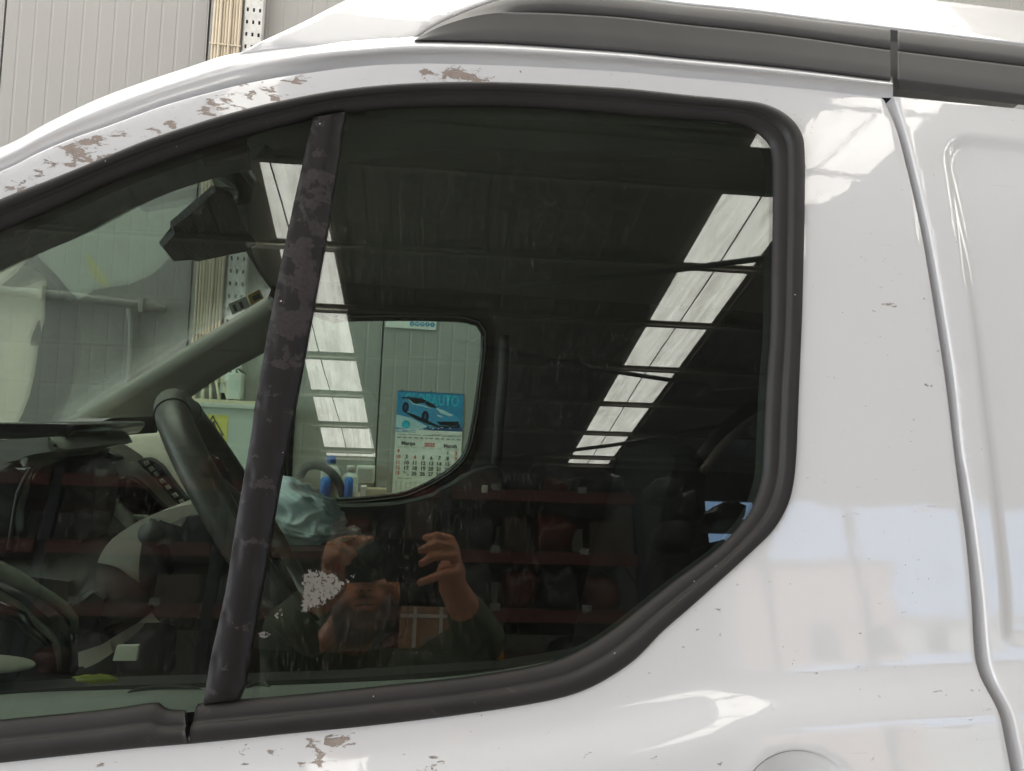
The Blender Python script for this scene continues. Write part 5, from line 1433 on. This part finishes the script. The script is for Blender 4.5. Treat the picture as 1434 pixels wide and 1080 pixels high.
hand(wrR, (632, 800, -.05), [(636, 768, -.030), (638, 777, -.028), (639, 786, -.026), (640, 796, -.026)],
     [[(631, 756, .002), (613, 750, .014), (597, 753, .007)], [(633, 765, .003), (610, 763, .017), (590, 771, .007)], [(633, 778, .003), (608, 779, .017), (591, 789, .007)], [(636, 801, .0), (615, 806, .012), (589, 816, -.001)]],
     [(622, 805, -.045), (606, 806, -.036), (592, 792, -.026)])
body = fuse('body', bm, .0032, M['skin'], per, 1)
co = np.empty(len(body.data.vertices) * 3, np.float32); body.data.vertices.foreach_get('co', co); co = co.reshape(-1, 3)
L = (co - np.array(Hc)) @ np.array(HR)                                    # head-local coordinates
x_, y_, z_ = np.abs(L[:, 0]), L[:, 1], L[:, 2]
jaw = sstep(-.022, -.052, z_ + .35 * np.clip(.055 - x_, 0, 1) * (y_ > .03)) * sstep(-.035, .0, y_) * sstep(-.155, -.125, z_)
lips = np.exp(-((x_ / .024) ** 4 + ((z_ + .0555) / .0105) ** 4)) * (y_ > .06)
must = np.exp(-((x_ / .030) ** 4 + ((z_ + .0435 + .15 * x_) / .0075) ** 4)) * (y_ > .06)
near = (x_ < .085) & (np.abs(z_) < .16) & (y_ > -.09) & (y_ < .13)
w = np.clip(np.maximum(jaw, must) - lips, 0, 1) * near
a_ = body.data.attributes.new('wear', 'FLOAT', 'POINT'); a_.data.foreach_set('value', w.astype(np.float32))
l_ = body.data.attributes.new('lips', 'FLOAT', 'POINT'); l_.data.foreach_set('value', (lips * near).astype(np.float32))
# clothing, hair
bm = bmesh.new()
up = (shR - shL).normalized()
capsule(bm, shL, shR, .066, .066); ellip(bm, chest, (.180, .122, .205)); capsule(bm, chest, pel + Vector((0, 0, .02)), .145, .155)
ellip(bm, neck1 + Vector((0, .01, -.035)), (.085, .08, .03))
for sh, el in ((shL, elL), (shR, elR)): capsule(bm, sh, sh.lerp(el, .80), .064, .058)
for el, wr in ((elL, wrL), (elR, wrR)): capsule(bm, el, el.lerp(wr, .52), .050, .040)
for sh, el in ((shL, elL), (shR, elR)): capsule(bm, sh.lerp(el, .7), el, .058, .050)
fuse('shirt', bm, .007, M['shirt'], per, 3)
bm = bmesh.new(); ellip(bm, pel + Vector((0, 0, -.01)), (.172, .125, .13))
for s, an in zip((-1, 1), foot):
    hip = pel + Vector((.09 * s, 0, -.04)); kn = Vector((pel.x + .11 * s, -.42, .48)); capsule(bm, hip, kn, .092, .068); capsule(bm, kn, an + Vector((0, 0, .02)), .068, .058)
fuse('trousers', bm, .010, M['trousers'], per, 3)
for an in foot:
    bm = bmesh.new(); capsule(bm, an + Vector((0, -.035, -.035)), an + Vector((0, .15, -.042)), .043, .036); fuse('shoe', bm, .008, M['shoe'], per, 2)
bm = bmesh.new(); ellip(bm, hd(0, -.028, .045), (.080, .094, .084), HR); ellip(bm, hd(0, -.05, .0), (.076, .06, .08), HR)
fuse('hair', bm, .006, M['hair'], per, 1)
for s in (-1, 1):
    e = bmesh.new(); ellip(e, hd(.031 * s, .072, .012), (.0125, .0125, .0125)); ey = obj('eye', from_bm('eye', e), M['eye_w'], per, True)
    e = bmesh.new(); ellip(e, hd(.031 * s, .083, .011), (.0055, .003, .0055)); i_ = obj('iris', from_bm('iris', e), M['iris'], None, True); i_.parent = ey
    e = bmesh.new(); capsule(e, hd(.015 * s, .0905, .036), hd(.048 * s, .080, .040), .0040, .0030); fuse('eyebrow', e, .002, M['hair'], per, 0)
e = bmesh.new(); capsule(e, hd(-.020, .0845, -.0558), hd(0, .0915, -.0560), .0012, .0016, 8); capsule(e, hd(.020, .0845, -.0558), hd(0, .0915, -.0560), .0012, .0016, 8); obj('mouth_line', from_bm('mouth_line', e), M['hair'], per, True)
for s in (-1, 1):
    e = bmesh.new(); ellip(e, hd(.0075 * s, .1085, -.0325), (.0035, .004, .002)); obj('nostril', from_bm('nostril', e), M['hair'], per, True)
# the phone itself; its lens is where the picture was taken from
ph = thing('phone', 'black phone held level in both hands, mirrored in the glass', 'phone', None, CAM - fwd * .010)
pc = CAM - fwd * .0105 - RIGHT * .012 + UP * .004
R3 = cam_rot.to_3x3()
bm = bmesh.new(); box_bm(bm, pc, (.160, .075, .0085), R3); bmesh.ops.bevel(bm, geom=bm.edges[:], offset=.0035, segments=3, affect='EDGES')
obj('case', from_bm('case', bm), M['phone'], ph)
for a in (-.009, .010):
    c = CAM - fwd * .0062 + UP * (a if abs(a) > .0095 else a) + RIGHT * .014
    lathe('lens', c, [(0, 0), (.0065, 0), (.0065, .0018), (.0055, .0022), (.005, .0012), (0, .0012)], M['gloss_black'], ph, 18, fwd)
o = blob('red_bead', mir(473, 795, .004), (.0042, .003, .006), M['red_gl'], None); tag(o, 'small bright red tip beside the fingers on the phone', 'cap')
